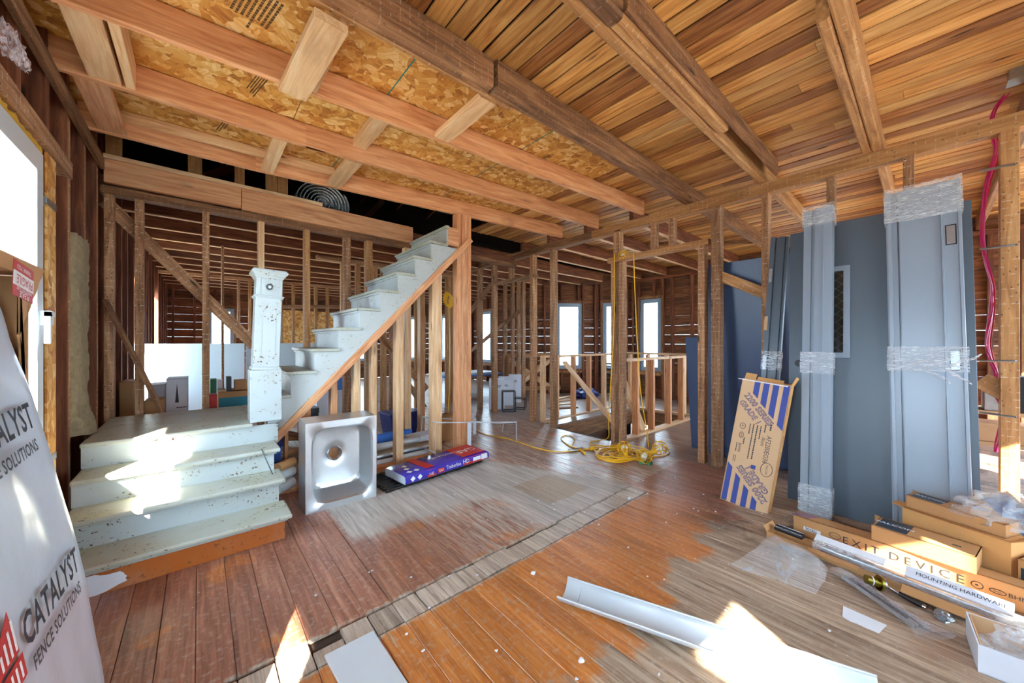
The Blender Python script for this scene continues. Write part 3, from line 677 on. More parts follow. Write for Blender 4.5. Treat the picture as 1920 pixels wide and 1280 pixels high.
beam('let_in_brace', wr, atx(1344, 515, 3.97), atx(1432, 549, 3.97), 0.03, 0.10, 'beamp', side=(1, 0, 0))
beam('let_in_brace', wr, atx(1838, 712, 3.95), atx(1890, 738, 3.95), 0.03, 0.11, 'beamp', side=(1, 0, 0))
beam('let_in_brace', wr, atx(860, 612, 3.96), atx(920, 535, 3.96), 0.03, 0.10, 'old', side=(1, 0, 0)); beam('let_in_brace', wr, atx(862, 676, 5.2), atx(975, 582, 5.2), 0.03, 0.09, 'old', side=(1, 0, 0))
# partition further right with thin studs
wq = struct('wall_divider')
for u in (944, 958, 969, 978): beam('stud', wq, (5.25, atx(u, 640, 5.2).y, 0), (5.25, atx(u, 640, 5.2).y, 2.62), 0.09, 0.05, 'old', side=(1, 0, 0))
# guard framing round the stairwell
gd = struct('wall_guard')
GA, GB, GZ = 3.90, 2.52, 1.03
for (yy, us, xe) in ((GA, ((1018, 'pine'), (1043, 'pine'), (1075, 'fir'), (1104, 'fir'), (1132, 'pine')), 6.15), (GB, ((1192, 'fir'), (1221, 'fir'), (1253, 'fir'), (1277, 'fir')), 6.15)):
    for (u, m) in us:
        xx = aty(u, 640, yy).x
        beam('stud', gd, (xx, yy, 0.035), (xx, yy, GZ - 0.035), 0.05, 0.085, m, side=(1, 0, 0))
    beam('sole_plate', gd, (4.0, yy, 0.017), (xe, yy, 0.017), 0.09, 0.034, 'pine'); beam('guard_rail', gd, (4.0, yy, GZ - 0.017), (xe, yy, GZ - 0.017), 0.09, 0.034, 'drywall' if False else 'pine')
beam('guard_rail', gd, (6.18, GB, GZ), (6.18, GA, GZ), 0.09, 0.034, 'pine'); beam('sole_plate', gd, (6.18, GB, 0.017), (6.18, GA, 0.017), 0.09, 0.034, 'pine')
for y in (2.7, 3.0, 3.35, 3.7): beam('stud', gd, (6.18, y, 0.035), (6.18, y, GZ - 0.02), 0.05, 0.085, 'pine', side=(0, 1, 0))
beam('diagonal_brace', gd, (4.25, 2.60, -0.02), (4.05, 3.5, 0.95), 0.10, 0.035, 'pine'); beam('diagonal_brace', gd, (4.62, 2.57, 0.02), (4.12, 2.57, 0.72), 0.03, 0.14, 'pine', side=(0, 1, 0))
# ---------------------------------------------------------------- stud wall under the stair (Y = 3.45)
def z_str(x): return 0.473 + (x - 0.461) * 1.032          # lower edge of the stringer
ws = struct('wall_stair')
for (u0, u1, m) in ((534, 541, 'fir'), (569, 583, 'fir'), (621, 633, 'fir'), (664, 676, 'pine'), (697, 707, 'pine'), (743, 757, 'pine'), (811, 829, 'pine')):
    a = aty(u0, 640, 3.46).x; b = aty(u1, 640, 3.46).x; xm = (a + b) / 2
    beam('stud', ws, (xm, 3.505, 0.038), (xm, 3.505, z_str(xm) + 0.0), b - a, 0.085, m, side=(1, 0, 0))
beam('sole_plate', ws, (0.50, 3.505, 0.019), (2.40, 3.505, 0.019), 0.089, 0.038, 'fir')
for k, (a, b) in enumerate(((2.185, 2.235), (2.237, 2.315), (2.317, 2.375))): beam('corner_post', ws, ((a + b) / 2, 3.51, 0.038), ((a + b) / 2, 3.51, 2.69), b - a, 0.10 if k != 1 else 0.108, 'fir', side=(1, 0, 0))
# ================================================================ THINGS
Z = V((0, 0, 1))
# ---------------------------------------------------------------- staircase
st = thing('staircase', 'white peeling painted staircase with a landing turning right and up past the stainless sink', 'staircase')
RY = [2.68, 2.905, 3.12, 3.34]; RZ = [0.16, 0.32, 0.48, 0.64]
def bx(parent, name, lo, hi, mat, ch=0.0):
    c = (V(lo) + V(hi)) / 2; h = (V(hi) - V(lo)) / 2
    mb = MB(); mb.box(-h, h); o = mb.obj(name, mat, parent); o.location = c - (parent.matrix_basis.translation if parent else V((0, 0, 0)))
    if ch: bv = o.modifiers.new('edge', 'BEVEL'); bv.width = ch; bv.segments = 2
    return o
for k in range(4):
    zb = 0.0 if k == 0 else RZ[k - 1]
    r = bx(st, 'riser', (-0.54, RY[k], zb), (0.41 + (0.055 if k == 3 else 0.0), RY[k] + 0.022, RZ[k] - 0.028), 'orangep' if k == 0 else 'white')
    if k == 0: r['label'] = 'orange painted bottom riser'
    if k < 3:
        bx(st, 'tread', (-0.54, RY[k] - 0.045, RZ[k] - 0.030), (0.445, RY[k + 1] + 0.01, RZ[k]), 'tread', 0.010)
        bx(st, 'cove_moulding', (-0.54, RY[k] - 0.018, RZ[k] - 0.046), (0.425, RY[k], RZ[k] - 0.030), 'white', 0.006)
# white paint splash on the orange riser
sp = MB(); pp = []
for k in range(28):
    a = 2 * math.pi * k / 28; rr = 1 + 0.28 * noise3((math.cos(a) * 3, math.sin(a) * 3, 1)); pp.append((-0.42 + 0.14 * rr * math.cos(a), 2.6785, 0.055 + 0.05 * rr * math.sin(a)))
sp.prism(pp, (0, 0.0012, 0)); sp.obj('paint_splash', 'paper', st)
bx(st, 'tread', (-0.54, 3.295, 0.612), (0.30, 4.30, 0.64), 'tread', 0.008)          # landing deck
bx(st, 'tread', (0.30, 3.50, 0.612), (0.47, 4.30, 0.6395), 'tread')
bx(st, 'stringer', (-0.545, 2.70, 0.0), (-0.515, 3.34, 0.05), 'white')
for k in range(3):   # closed side of the lower flight
    bx(st, 'side_panel', (0.385, RY[k] + 0.022, 0.0), (0.41, RY[k + 1] + 0.02, RZ[k] - 0.03), 'white')
bx(st, 'side_panel', (0.40, 3.36, 0.45), (0.465, 3.43, 0.63), 'white')
# upper flight along X
SY = 3.42; SYB = 4.28
xs = [0.566 + 0.182 * k for k in range(9)]; zs = [0.818 + 0.186 * k for k in range(9)]
prof = [(0.461, 0.473)]
prof += [(0.461, 0.64), (0.47, zs[0] - 0.03)]
for k in range(8):
    prof += [(xs[k], zs[k] - 0.028), (xs[k], zs[k + 1] - 0.028)]
prof += [(2.20, zs[8] - 0.028), (2.30, 2.36), (2.30, z_str(2.30))]
mb = MB(); mb.prism([(x, SY, z) for x, z in prof], (0, 0.025, 0)); mb.obj('stringer', 'whitep', st)
for k in range(8):
    x0 = (xs[k - 1] if k else 0.40) - 0.035
    bx(st, 'tread', (x0, SY - 0.03, zs[k] - 0.028), (xs[k] + 0.004, SYB, zs[k]), 'tread', 0.007)
    bx(st, 'riser', (xs[k], SY + 0.026, zs[k]), (xs[k] + 0.02, SYB, zs[k + 1] - 0.028), 'white')
    bx(st, 'cove_moulding', (xs[k] - 0.014, SY, zs[k + 1] - 0.046), (xs[k], SYB, zs[k + 1] - 0.028), 'white')
bx(st, 'riser', (0.40, SY + 0.03, 0.64), (0.42, SYB, zs[0] - 0.028), 'white')
bx(st, 'tread', (xs[7] - 0.035, SY - 0.03, zs[8] - 0.028), (xs[8] + 0.01, SYB, zs[8]), 'tread', 0.007)
bx(st, 'riser', (xs[8], SY - 0.005, zs[8]), (xs[8] + 0.02, SYB, 2.50), 'white'); bx(st, 'cove_moulding', (xs[8] - 0.02, SY - 0.03, 2.47), (xs[8] + 0.02, SYB, 2.50), 'tread')
bx(st, 'blocking', (xs[8] + 0.02, SY, zs[8]), (2.18, SY + 0.05, 2.50), 'fir')
tr_ = beam('stringer_trim', st, (0.425, SY - 0.012, z_str(0.425) + 0.004), (2.335, SY - 0.012, z_str(2.335) + 0.004), 0.022, 0.062, 'fir', side=(0, 1, 0)); tr_['label'] = 'bare fir trim board along the sloping lower edge'
# newel post
NX0, NX1, NY0 = 0.283, 0.483, 3.285
nl = empty('newel_post', (0, 0, 0)); nl.parent = st; nl['label'] = 'square white newel post with carved sunburst block and moulded cap'
bx(nl, 'base_block', (NX0, NY0, 0.645), (NX1, NY0 + 0.2, 1.035), 'white', 0.004)
tl = Matrix.Translation((0.385, NY0 + 0.1, 1.035)) @ Matrix.Rotation(math.radians(1.9), 4, 'Y')
def nb(name, hw, z0, z1, mat='white', ch=0.004, hw2=None):
    hw2 = hw2 or hw; mb = MB()
    mb.add([(-hw, -hw, z0), (hw, -hw, z0), (hw, hw, z0), (-hw, hw, z0), (-hw2, -hw2, z1), (hw2, -hw2, z1), (hw2, hw2, z1), (-hw2, hw2, z1)], [(0, 3, 2, 1), (4, 5, 6, 7), (0, 1, 5, 4), (1, 2, 6, 5), (2, 3, 7, 6), (3, 0, 4, 7)])
    o = mb.obj(name, mat, nl); o.matrix_basis = tl
    if ch: b = o.modifiers.new('edge', 'BEVEL'); b.width = ch; b.segments = 2
    return o
nb('base_moulding', 0.096, 0.0, 0.022, hw2=0.090)
nb('shaft', 0.084, 0.02, 0.56)
for (z0, z1, h) in ((0.545, 0.556, 0.092), (0.556, 0.566, 0.098)): nb('necking_moulding', h, z0, z1)
nb('top_block', 0.084, 0.566, 0.70)
for (z0, z1, h, h2) in ((0.695, 0.712, 0.088, 0.096), (0.712, 0.735, 0.096, 0.112), (0.735, 0.752, 0.116, 0.116)): nb('cap_moulding', h, z0, z1, hw2=h2)
nb('cap_board', 0.108, 0.752, 0.764)
pm_ = MB()
for (a, b) in (((-0.05, -0.0865, 0.10), (-0.038, -0.083, 0.48)), ((0.038, -0.0865, 0.10), (0.05, -0.083, 0.48)), ((-0.038, -0.0865, 0.10), (0.038, -0.083, 0.112)), ((-0.038, -0.0865, 0.468), (0.038, -0.083, 0.48))): pm_.box(a, b)
o = pm_.obj('panel_moulding', 'white', nl); o.matrix_basis = tl
rs = MB()
for k in range(20):
    a = 2 * math.pi * k / 20
    rs.box((0.012, -0.0055, -0.0025), (0.05, 0.0055, 0.0025), 0, Matrix.Translation((0, -0.086, 0.633)) @ Matrix.Rotation(math.pi / 2, 4, 'X') @ Matrix.Rotation(a, 4, 'Z'))
rs.tube([(0, -0.09, 0.633), (0, -0.084, 0.633)], 0.013, 12)
o = rs.obj('sunburst', 'white', nl); o.matrix_basis = tl
fr_ = MB()
for (a, b) in (((-0.062, -0.0875, 0.575), (-0.056, -0.084, 0.692)), ((0.056, -0.0875, 0.575), (0.062, -0.084, 0.692)), ((-0.056, -0.0875, 0.575), (0.056, -0.084, 0.581)), ((-0.056, -0.0875, 0.686), (0.056, -0.084, 0.692))): fr_.box(a, b)
o = fr_.obj('block_border', 'white', nl); o.matrix_basis = tl
# loose stick leaning on the landing, steel rod on the steps
b0 = atz(305, 771, 0.66); o = beam('batten', None, (b0.x, 4.18, 0.66), aty(197, 562, 4.28), 0.035, 0.03, 'oldb'); tag(o, 'thin rough stick leaning across the studs on the white landing', 'stick')
o = MB().tube([(0.33, 3.085, 0.49), (0.385, 2.99, 0.327)], 0.0035, 6).obj('steel_rod', 'pewter'); tag(o, 'thin dark rod lying against the white third step', 'rod')
# ---------------------------------------------------------------- stainless sink on its side
sk = thing('sink', 'stainless steel bowl sink standing on edge beside the white steps', 'sink', (0.575, 2.93, 0))
SW, SH, SD = 0.505, 0.655, 0.27
def rrect(w, h, r, n=6, cx=0, cz=0):
    out = []
    for (sx, sz, a0) in ((1, 1, 0), (-1, 1, 90), (-1, -1, 180), (1, -1, 270)):
        for k in range(n + 1):
            a = math.radians(a0 + 90.0 * k / n); out.append((cx + sx * (w / 2 - r) + r * math.cos(a), cz + sz * (h / 2 - r) + r * math.sin(a)))
    return out
lean = Matrix.Rotation(math.radians(-1.2), 4, 'Z')
cx, cz = SW / 2, SH / 2
def ring(pts, y): return [V((a, y, b)) for a, b in pts]
n = 7 * 4
AN = sorted([2 * math.pi * k / 60 for k in range(60)] + [math.atan2(q * SH, p * SW) % (2 * math.pi) for p in (-1, 1) for q in (-1, 1)])
def sq(w, h, e, cx_, cz_): return [(cx_ + math.cos(t) / ((abs(math.cos(t)) / (w / 2)) ** e + (abs(math.sin(t)) / (h / 2)) ** e) ** (1 / e), cz_ + math.sin(t) / ((abs(math.cos(t)) / (w / 2)) ** e + (abs(math.sin(t)) / (h / 2)) ** e) ** (1 / e)) for t in AN]
outer = [(cx + math.cos(t) * min(SW / 2 / max(1e-6, abs(math.cos(t))), SH / 2 / max(1e-6, abs(math.sin(t)))), cz + math.sin(t) * min(SW / 2 / max(1e-6, abs(math.cos(t))), SH / 2 / max(1e-6, abs(math.sin(t))))) for t in AN]
i1 = sq(0.44, 0.56, 6, cx + .005, cz); i1b = sq(0.425, 0.545, 6, cx + .005, cz); i2 = sq(0.415, 0.535, 6, cx + .005, cz); i3 = sq(0.375, 0.495, 7, cx + .005, cz); i3b = sq(0.35, 0.47, 7, cx + .005, cz); i4 = sq(0.30, 0.42, 6, cx + .005, cz)
mb = MB()
hc = (cx - 0.005, cz + 0.02); hole = [(hc[0] + 0.048 * math.cos(t), hc[1] + 0.048 * math.sin(t)) for t in AN]; mid_ = [(hc[0] + 0.10 * math.cos(t), hc[1] + 0.12 * math.sin(t)) for t in AN]
hole2 = [(hc[0] + (a - hc[0]) * 1.22, hc[1] + (b - hc[1]) * 1.22) for a, b in hole]
mb.grid([ring(outer, 0.0), ring(i1, 0.0), ring(i1b, 0.008), ring(i2, 0.012), ring(i3, 0.185), ring(i3b, 0.205), ring(i4, 0.212), ring(mid_, 0.219), ring(hole2, 0.223), ring(hole, 0.232), ring(hole, 0.25)], wrap=True)
o = mb.obj('bowl', 'steel', sk); o.matrix_basis = lean
mb = MB()
for (lo, hi) in (((0, 0.001, SH - 0.002), (SW, SD, SH)), ((0, 0.001, 0), (SW, SD, 0.002)), ((0, 0.001, 0), (0.002, SD, SH)), ((SW - 0.002, 0.001, 0), (SW, SD, SH))):
    mb2 = MB(); mb2.box(lo, hi); o = mb2.obj('side_panel', 'steel', sk); o.matrix_basis = lean
rg = [(hc[0] + 0.052 * math.cos(2 * math.pi * k / 32), 0.222, hc[1] + 0.052 * math.sin(2 * math.pi * k / 32)) for k in range(33)]
o = MB().tube(rg, 0.006, 6).obj('drain_ring', 'chrome', sk); o.matrix_basis = lean
# ---------------------------------------------------------------- roof shingle bundle
A = V((1.31, 2.885, 0)); B = V((2.27, 2.995, 0)); ax = (B - A).normalized(); ay = V((-ax.y, ax.x, 0))
sh = thing('shingle_bundle', 'purple and red plastic wrapped bundle of roof shingles on the grey floor', 'shingle bundle', A, math.atan2(ax.y, ax.x))
L, Wd, H = 0.97, 0.34, 0.085
mb = MB(); rows = []
nx, pr = 26, []
sec = [(0.0, 0.012), (-0.006, 0.045), (0.004, H - 0.008), (0.02, H), (Wd / 2, H + 0.004), (Wd - 0.02, H), (Wd, H - 0.01), (Wd, 0.012)]
for i in range(nx):
    x = L * i / (nx - 1); e = min(x, L - x); pinch = 1 - 0.10 * max(0, 1 - e / 0.03)
    rows.append([V((x, y, 0.03 + (z - 0.0) * pinch + 0.003 * noise3((x * 12, y * 9, 3)))) for y, z in sec])
mb.grid(rows); mb.add(rows[0], [tuple(range(8))], 1); mb.add(rows[-1], [tuple(range(7, -1, -1))], 1)
mb.add([rows[0][0], rows[0][-1], rows[-1][-1], rows[-1][0]], [(0, 1, 2, 3)], 1)
mb.obj('wrapper', ['purple', 'wrap'], sh)
TZ = 0.03 + H + 0.0055
def band(x0, x1, mat, sk_=0.0):
    mb = MB(); mb.prism([(x0 + sk_, 0.018, TZ), (x1 + sk_, 0.018, TZ), (x1, Wd - 0.02, TZ), (x0, Wd - 0.02, TZ)], (0, 0, 0.0015)); mb.prism([(x0 + sk_, -0.006, 0.045), (x1 + sk_, -0.006, 0.045), (x1 + sk_, 0.006, TZ - .012), (x0 + sk_, 0.006, TZ - .012)], (0, -0.002, 0)); mb.obj('printed_band', mat, sh)
band(0.20, 0.29, 'inkr', 0.02); band(0.66, 0.95, 'inkr', -0.02)
def st_txt(t, size, x, z, mat, sx=1.0): text(sh, t, size, (x, -0.0075, z), (1, 0, 0), (0.0, 0.12, 1), mat, 'LEFT', sx)
st_txt('Timberline', 0.05, 0.42, 0.078, 'inkw', 0.8); st_txt('HD', 0.056, 0.62, 0.08, 'inkw', 1.0); st_txt('Z', 0.052, 0.705, 0.08, 'inkr', 1.0); st_txt('NE', 0.035, 0.235, 0.068, 'inkw', 1.1)
plate(sh, 'printed_patch', (0.365, -0.0065, 0.072), (1, 0, 0), (0, 0.12, 1), 0.07, 0.04, 'inkr'); text(sh, 'GAF', 0.028, (0.365, -0.0085, 0.072), (1, 0, 0), (0, 0.12, 1), 'inkw')
plate(sh, 'printed_patch', (0.80, -0.0075, 0.078), (1, 0, 0), (0, 0.12, 1), 0.10, 0.035, 'paper'); plate(sh, 'printed_patch', (0.90, -0.0085, 0.078), (1, 0, 0), (0, 0.12, 1), 0.085, 0.05, 'paper')
text(sh, 'Timberline', 0.06, (0.60, 0.20, TZ), (-1, 0, 0), (0, -1, 0), 'inkw', 'CENTER', 0.9, off=0.002); text(sh, 'HD', 0.06, (0.42, 0.20, TZ), (-1, 0, 0), (0, -1, 0), 'inkw', 'CENTER', 1.0, off=0.002); text(sh, 'GAF', 0.13, (0.80, 0.17, TZ), (-1, 0, 0), (0, -1, 0), 'inkw', 'CENTER', 1.0, off=0.003)
for (x, y) in ((0.07, 0.05), (0.14, 0.05), (0.09, 0.13), (0.11, 0.20)): plate(sh, 'printed_diamond', (x, y, TZ), (0.8, 0.6, 0), (-0.6, 0.8, 0), 0.04, 0.04, 'paper')
for x in (0.07, 0.14): plate(sh, 'printed_diamond', (x, -0.0075, 0.075), (0.75, 0, 0.66), (-0.66, 0, 0.75), 0.035, 0.035, 'paper')
mt = MB()
for k in range(9): mt.tube([(0.0, 0.05 * k, 0.012), (1.05, 0.05 * k, 0.012)], 0.012, 6)
for k in range(8): mt.box((0.02 + 0.14 * k, -0.01, 0.0), (0.05 + 0.14 * k, 0.42, 0.022))
o = mt.obj('rubber_mat', 'black'); o.location = (1.16, 2.93, 0.0); o.rotation_euler = (0, 0, 0.10); tag(o, 'ridged black mat lying under the purple shingle bundle', 'mat')
# ---------------------------------------------------------------- white wire shelf frame
wf = thing('wire_rack', 'white wire frame rack standing behind the shingle bundle by the fir post', 'rack', (0, 0, 0))
def P_(u, v, Y): return aty(u, v, Y)
def wire(pts, r=0.0066, close=True): MB().tube([V(p) for p in pts] + ([V(pts[0])] if close else []), r, 6).obj('wire_frame', 'upvc', wf)
FX = lambda u, v: aty(u, v, 3.36)
w0 = [FX(816, 849), FX(968, 848), FX(968, 791), FX(817, 792)]
wire(w0); BX = lambda u, v: aty(u, v, 3.85)
w1_ = [BX(787, 836), BX(937, 846), BX(944, 794), BX(793, 781)]; wire(w1_)
for (p, q) in zip(w0, w1_): wire([p, q], close=False)
for (u, vt, vb, Y) in ((855, 787, 843, 3.80), (880, 790, 848, 3.37), (890, 783, 833, 4.0)):
    a = aty(u + (3 if Y == 3.80 else 0), vt, Y); b = aty(u - (5 if Y == 3.80 else 0), vb, Y); beam('flat_bar', wf, a, b, 0.05, 0.004, 'upvc', side=(1, 0, 0))
# ---------------------------------------------------------------- steel doors and wrapped frame packs leaning on the stud wall
def lean_m(xb, xt, y0, Lz, ys=0.0, z0=0.0):
    """local x = width (towards -Y), y = depth (towards +X), z = up the leaf"""
    zt = math.sqrt(max(0.01, Lz * Lz - (xt - xb) ** 2 - ys * ys)); up = V((xt - xb, ys, zt)).normalized()
    xa = V((0, -1, 0)); xa = (xa - up * xa.dot(up)).normalized(); ya = up.cross(xa)
    m = Matrix((xa, ya, up)).transposed().to_4x4(); m.translation = V((xb, y0, z0)); return m
def lbox(parent, name, lo, hi, mat, ch=0.0):
    c = (V(lo) + V(hi)) / 2; h = (V(hi) - V(lo)) / 2; mb = MB(); mb.box(-h, h); o = mb.obj(name, mat, parent); o.location = c
    if ch: b = o.modifiers.new('edge', 'BEVEL'); b.width = ch; b.segments = 2
    return o
def hole_box(parent, name, x0, x1, z0, z1, hx0, hx1, hz0, hz1, y0, y1, mat):
    mb = MB()
    for (a, b) in (((x0, y0, z0), (hx0, y1, z1)), ((hx1, y0, z0), (x1, y1, z1)), ((hx0, y0, z0), (hx1, y1, hz0)), ((hx0, y0, hz1), (hx1, y1, z1))): mb.box(a, b)
    return mb.obj(name, mat, parent)
DT = 0.045
d2 = thing('steel_door', 'plain grey blue steel door leaf behind the frame packs with a lock bore at its left edge', 'door', mat=lean_m(3.55, 3.78, 0.735, 2.17, 0.03))
lbox(d2, 'leaf', (0, 0, 0), (0.95, DT, 2.17), 'door', 0.002)
mb = MB(); mb.tube([(0.065, -0.001, 1.08), (0.065, 0.003, 1.08)], 0.027, 20); mb.obj('lock_bore', 'black', d2)
lbox(d2, 'edge_hinge_plate', (0.948, 0.008, 1.00), (0.952, 0.038, 1.11), 'pewter')
d1 = thing('steel_door', 'dark grey blue steel door leaf with a narrow wired glass vision panel', 'door', mat=lean_m(3.455, 3.68, 0.60, 2.17, 0.02))
hx0, hx1, hz0, hz1 = 0.10, 0.215, 1.16, 1.80
hole_box(d1, 'leaf', 0, 0.76, 0, 2.17, hx0, hx1, hz0, hz1, 0, DT, 'door')
hole_box(d1, 'lite_frame', hx0 - 0.025, hx1 + 0.025, hz0 - 0.025, hz1 + 0.025, hx0 + 0.012, hx1 - 0.012, hz0 + 0.012, hz1 - 0.012, -0.010, 0.006, 'frame')
lbox(d1, 'wired_glass', (hx0, 0.018, hz0), (hx1, 0.024, hz1), 'lite')
wr_ = MB()
for k in range(10): wr_.tube([(hx0, 0.0165, hz0 + 0.064 * k), (hx1, 0.0165, hz0 + 0.064 * k + 0.1)], 0.0006, 4)
for k in range(10): wr_.tube([(hx0, 0.0160, hz0 + 0.064 * k + 0.1), (hx1, 0.0160, hz0 + 0.064 * k)], 0.0006, 4)
wr_.obj('wire_mesh', 'galv', d1)
def frame_pack(name, label, m, prof, Lz, mat='frame', th=0.002):
    """pressed steel jambs bundled together: prof is a polyline (x, y) of the visible skin"""
    t = thing(name, label, 'door frame', mat=m)
    for k, pl in enumerate(prof):
        mb = MB(); n = len(pl)
        poly = [(x, y) for x, y in pl] + [(x, y + th) for x, y in reversed(pl)]
        mb.prism([(x, y, 0) for x, y in poly], (0, 0, Lz)); mb.obj('jamb', mat, t)
    return t
def film_band(t, x0, x1, y0, y1, z0, z1, mat='film', r=0.012):
    mb = MB(); rows = []
    nz_ = max(3, int((z1 - z0) / 0.02))
    for i in range(nz_ + 1):
        z = z0 + (z1 - z0) * i / nz_; row = []
        per = [(x0, y1), (x0, y0)] + [(x0 + (x1 - x0) * k / 8, y0) for k in range(1, 8)] + [(x1, y0), (x1, y1)]
        for (x, y) in per:
            w = 0.004 * noise3((x * 22, z * 30, 4)); row.append(V((x + w, y - abs(w), z + 0.004 * noise3((x * 9, 3, z)))))
        rows.append(row)
    mb.grid(rows, wrap=True); mb.obj('stretch_film', mat, t)
# pack F : narrow hat section bundle
f1 = frame_pack('frame_pack', 'narrow film wrapped pack of grey blue steel door jambs beside the glazed door', lean_m(3.30, 3.56, 0.615, 2.30, 0.02),
    [[(0, 0.06), (0, 0.018), (0.045, 0.018), (0.05, 0.028), (0.068, 0.028), (0.07, 0.0), (0.118, 0.0), (0.122, -0.004), (0.17, -0.004), (0.174, 0.06)], [(0.004, 0.07), (0.004, 0.064), (0.17, 0.064), (0.17, 0.09)]], 2.28)
lbox(f1, 'arris_strip', (0.116, -0.007, 0.0), (0.123, -0.001, 2.28), 'frame')
film_band(f1, -0.006, 0.18, -0.012, 0.09, 2.14, 2.30); film_band(f1, -0.006, 0.18, -0.012, 0.09, 1.02, 1.18); film_band(f1, -0.006, 0.18, -0.012, 0.09, 0.02, 0.22)
# pack A : leftmost leaning jambs
f0 = frame_pack('frame_pack', 'pair of slim grey blue steel jambs leaning behind the tall striped carton', lean_m(3.52, 3.80, 0.965, 2.20, -0.06),
    [[(0, 0.05), (0, 0.0), (0.035, 0.0), (0.04, 0.02), (0.055, 0.02)], [(0.058, 0.05), (0.058, 0.012), (0.10, 0.012), (0.104, 0.03), (0.12, 0.03), (0.124, 0.05)]], 2.18, 'door')
for z in (1.78, 1.02): lbox(f0, 'hinge_cutout', (0.006, -0.0015, z), (0.028, 0.0, z + 0.12), 'galv')
lbox(f0, 'paper_tag', (-0.004, -0.002, 1.36), (0.020, -0.001, 1.48), 'cardp'); film_band(f0, -0.006, 0.13, -0.01, 0.06, 1.02, 1.18)
# pack G : wide pack
g1 = frame_pack('frame_pack', 'wide film wrapped pack of pale blue steel door frame above the FALCON cartons', lean_m(3.40, 3.60, 0.150, 2.30, 0.045),
    [[(0, 0.05), (0, 0.004), (0.008, 0.0), (0.022, 0.0), (0.026, 0.016), (0.052, 0.016), (0.054, 0.03), (0.062, 0.03), (0.062, 0.005), (0.24, 0.005), (0.243, -0.006), (0.250, -0.006), (0.252, 0.004), (0.31, 0.004), (0.313, -0.004), (0.325, -0.004), (0.33, 0.05)]], 2.28)
for z in (1.86, 1.07, 0.12):
    hb = hole_box(g1, 'hinge_cutout', 0.259, 0.305, z, z + 0.13, 0.264, 0.300, z + 0.006, z + 0.124, 0.0025, 0.0038, 'black'); lbox(g1, 'hinge_plate', (0.265, 0.0020, z + 0.008), (0.299, 0.0034, z + 0.122), 'galv')
film_band(g1, -0.008, 0.335, -0.014, 0.055, 2.06, 2.30); film_band(g1, -0.008, 0.335, -0.014, 0.055, 1.06, 1.22)
# torn film tails
tl_ = MB()
for k in range(5):
    a = V((0.10 + 0.04 * k, -0.016, 1.10)); pts = [a + V((0.02 * i + 0.012 * noise3((k, i * .5, 2)), -0.012 - 0.008 * noise3((i * .6, k, 5)), 0.018 * i * (-1 if k % 2 else 0.6) + 0.02 * noise3((i * .8, 7, k)))) for i in range(7)]
    tl_.tube(pts, [0.010, 0.013, 0.009, 0.012, 0.008, 0.006, 0.003], 6)
tl_.obj('film_tail', 'film', g1)
# steel leaves behind the stud wall, shade and sky tint put into their blue
b1_ = thing('shade_tinted_door', 'low steel panel coloured dark blue for shade leaning behind the door opening post', 'door', mat=lean_m(4.40, 4.22, 1.83, 1.32)); lbox(b1_, 'leaf', (0, 0, 0), (0.50, 0.04, 1.31), 'blued', 0.002)
b2_ = thing('shade_tinted_door', 'tall steel door leaf coloured dark blue for shade leaning behind the studs left of the grey doors', 'door', mat=lean_m(4.30, 4.09, 1.60, 2.08)); lbox(b2_, 'leaf', (0, 0, 0), (0.80, 0.04, 2.07), 'blued', 0.002)
# ---------------------------------------------------------------- cartons
def carton(name, label, m, L, W, H, mat='card', open_top=False, group=None, th=0.004, flaps=(), open_end=False):
    t = thing(name, label, 'box', mat=m, group=group)
    lbox(t, 'bottom_panel', (0, 0, 0), (L, W, th), mat)
    lbox(t, 'side_panel', (0, 0, 0), (L, th, H), mat); lbox(t, 'side_panel', (0, W - th, 0), (L, W, H), mat)
    lbox(t, 'end_panel', (0, th, 0), (th, W - th, H), mat)
    if not open_end: lbox(t, 'end_panel', (L - th, th, 0), (L, W - th, H), mat)
    if not open_top: lbox(t, 'top_panel', (0, 0, H - th), (L, W, H), mat)
    for (o, x, y, w, h) in flaps:
        mb = MB(); mb.box((0, 0, -th / 2), (w, h, th / 2)); f = mb.obj('flap', mat, t); f.matrix_basis = frame_m(o, x, y)
    return t
# tall striped carton
bigm = frame_m((3.13, 1.075, 0.0), (0.02, -0.985, 0.0), (0, 0, 1))     # placeholder axes, replaced below
up = V((0.20, -0.11, 1.0)).normalized(); xa = V((0.06, -1, 0)); xa = (xa - up * xa.dot(up)).normalized(); ya = up.cross(xa)
mm = Matrix((xa, ya, up)).transposed().to_4x4(); mm.translation = V((3.10, 1.075, 0.012))
bc = thing('tall_carton', 'tall cardboard carton with blue stripes reading 2200 SERIES leaning on the door frames', 'box', mat=mm)
BW, BD, BH = 0.315, 0.10, 0.97
lbox(bc, 'front_panel', (0, 0, 0), (BW, 0.004, BH), 'cardp'); lbox(bc, 'back_panel', (0, BD - 0.004, 0), (BW, BD, BH + 0.02), 'card'); lbox(bc, 'side_panel', (0, 0, 0), (0.004, BD, BH), 'cardp'); lbox(bc, 'side_panel', (BW - 0.004, 0, 0), (BW, BD, BH), 'cardin'); lbox(bc, 'bottom_panel', (0, 0, 0), (BW, BD, 0.004), 'cardp')
for (o, x, y, w, h) in (((0.0, 0.05, BH), (1, 0, 0), (0, 0.5, 1), 0.075, 0.06), ((0.085, 0.055, BH), (1, 0, 0), (0, 0.6, 1), 0.17, 0.04), ((BW - 0.004, 0.0, BH), (0, 1, 0), (0.35, 0, 1), BD, 0.075)):
    mb = MB(); mb.box((0, 0, -0.002), (w, h, 0.002)); f = mb.obj('flap', 'cardin', bc); f.matrix_basis = frame_m(o, x, y)
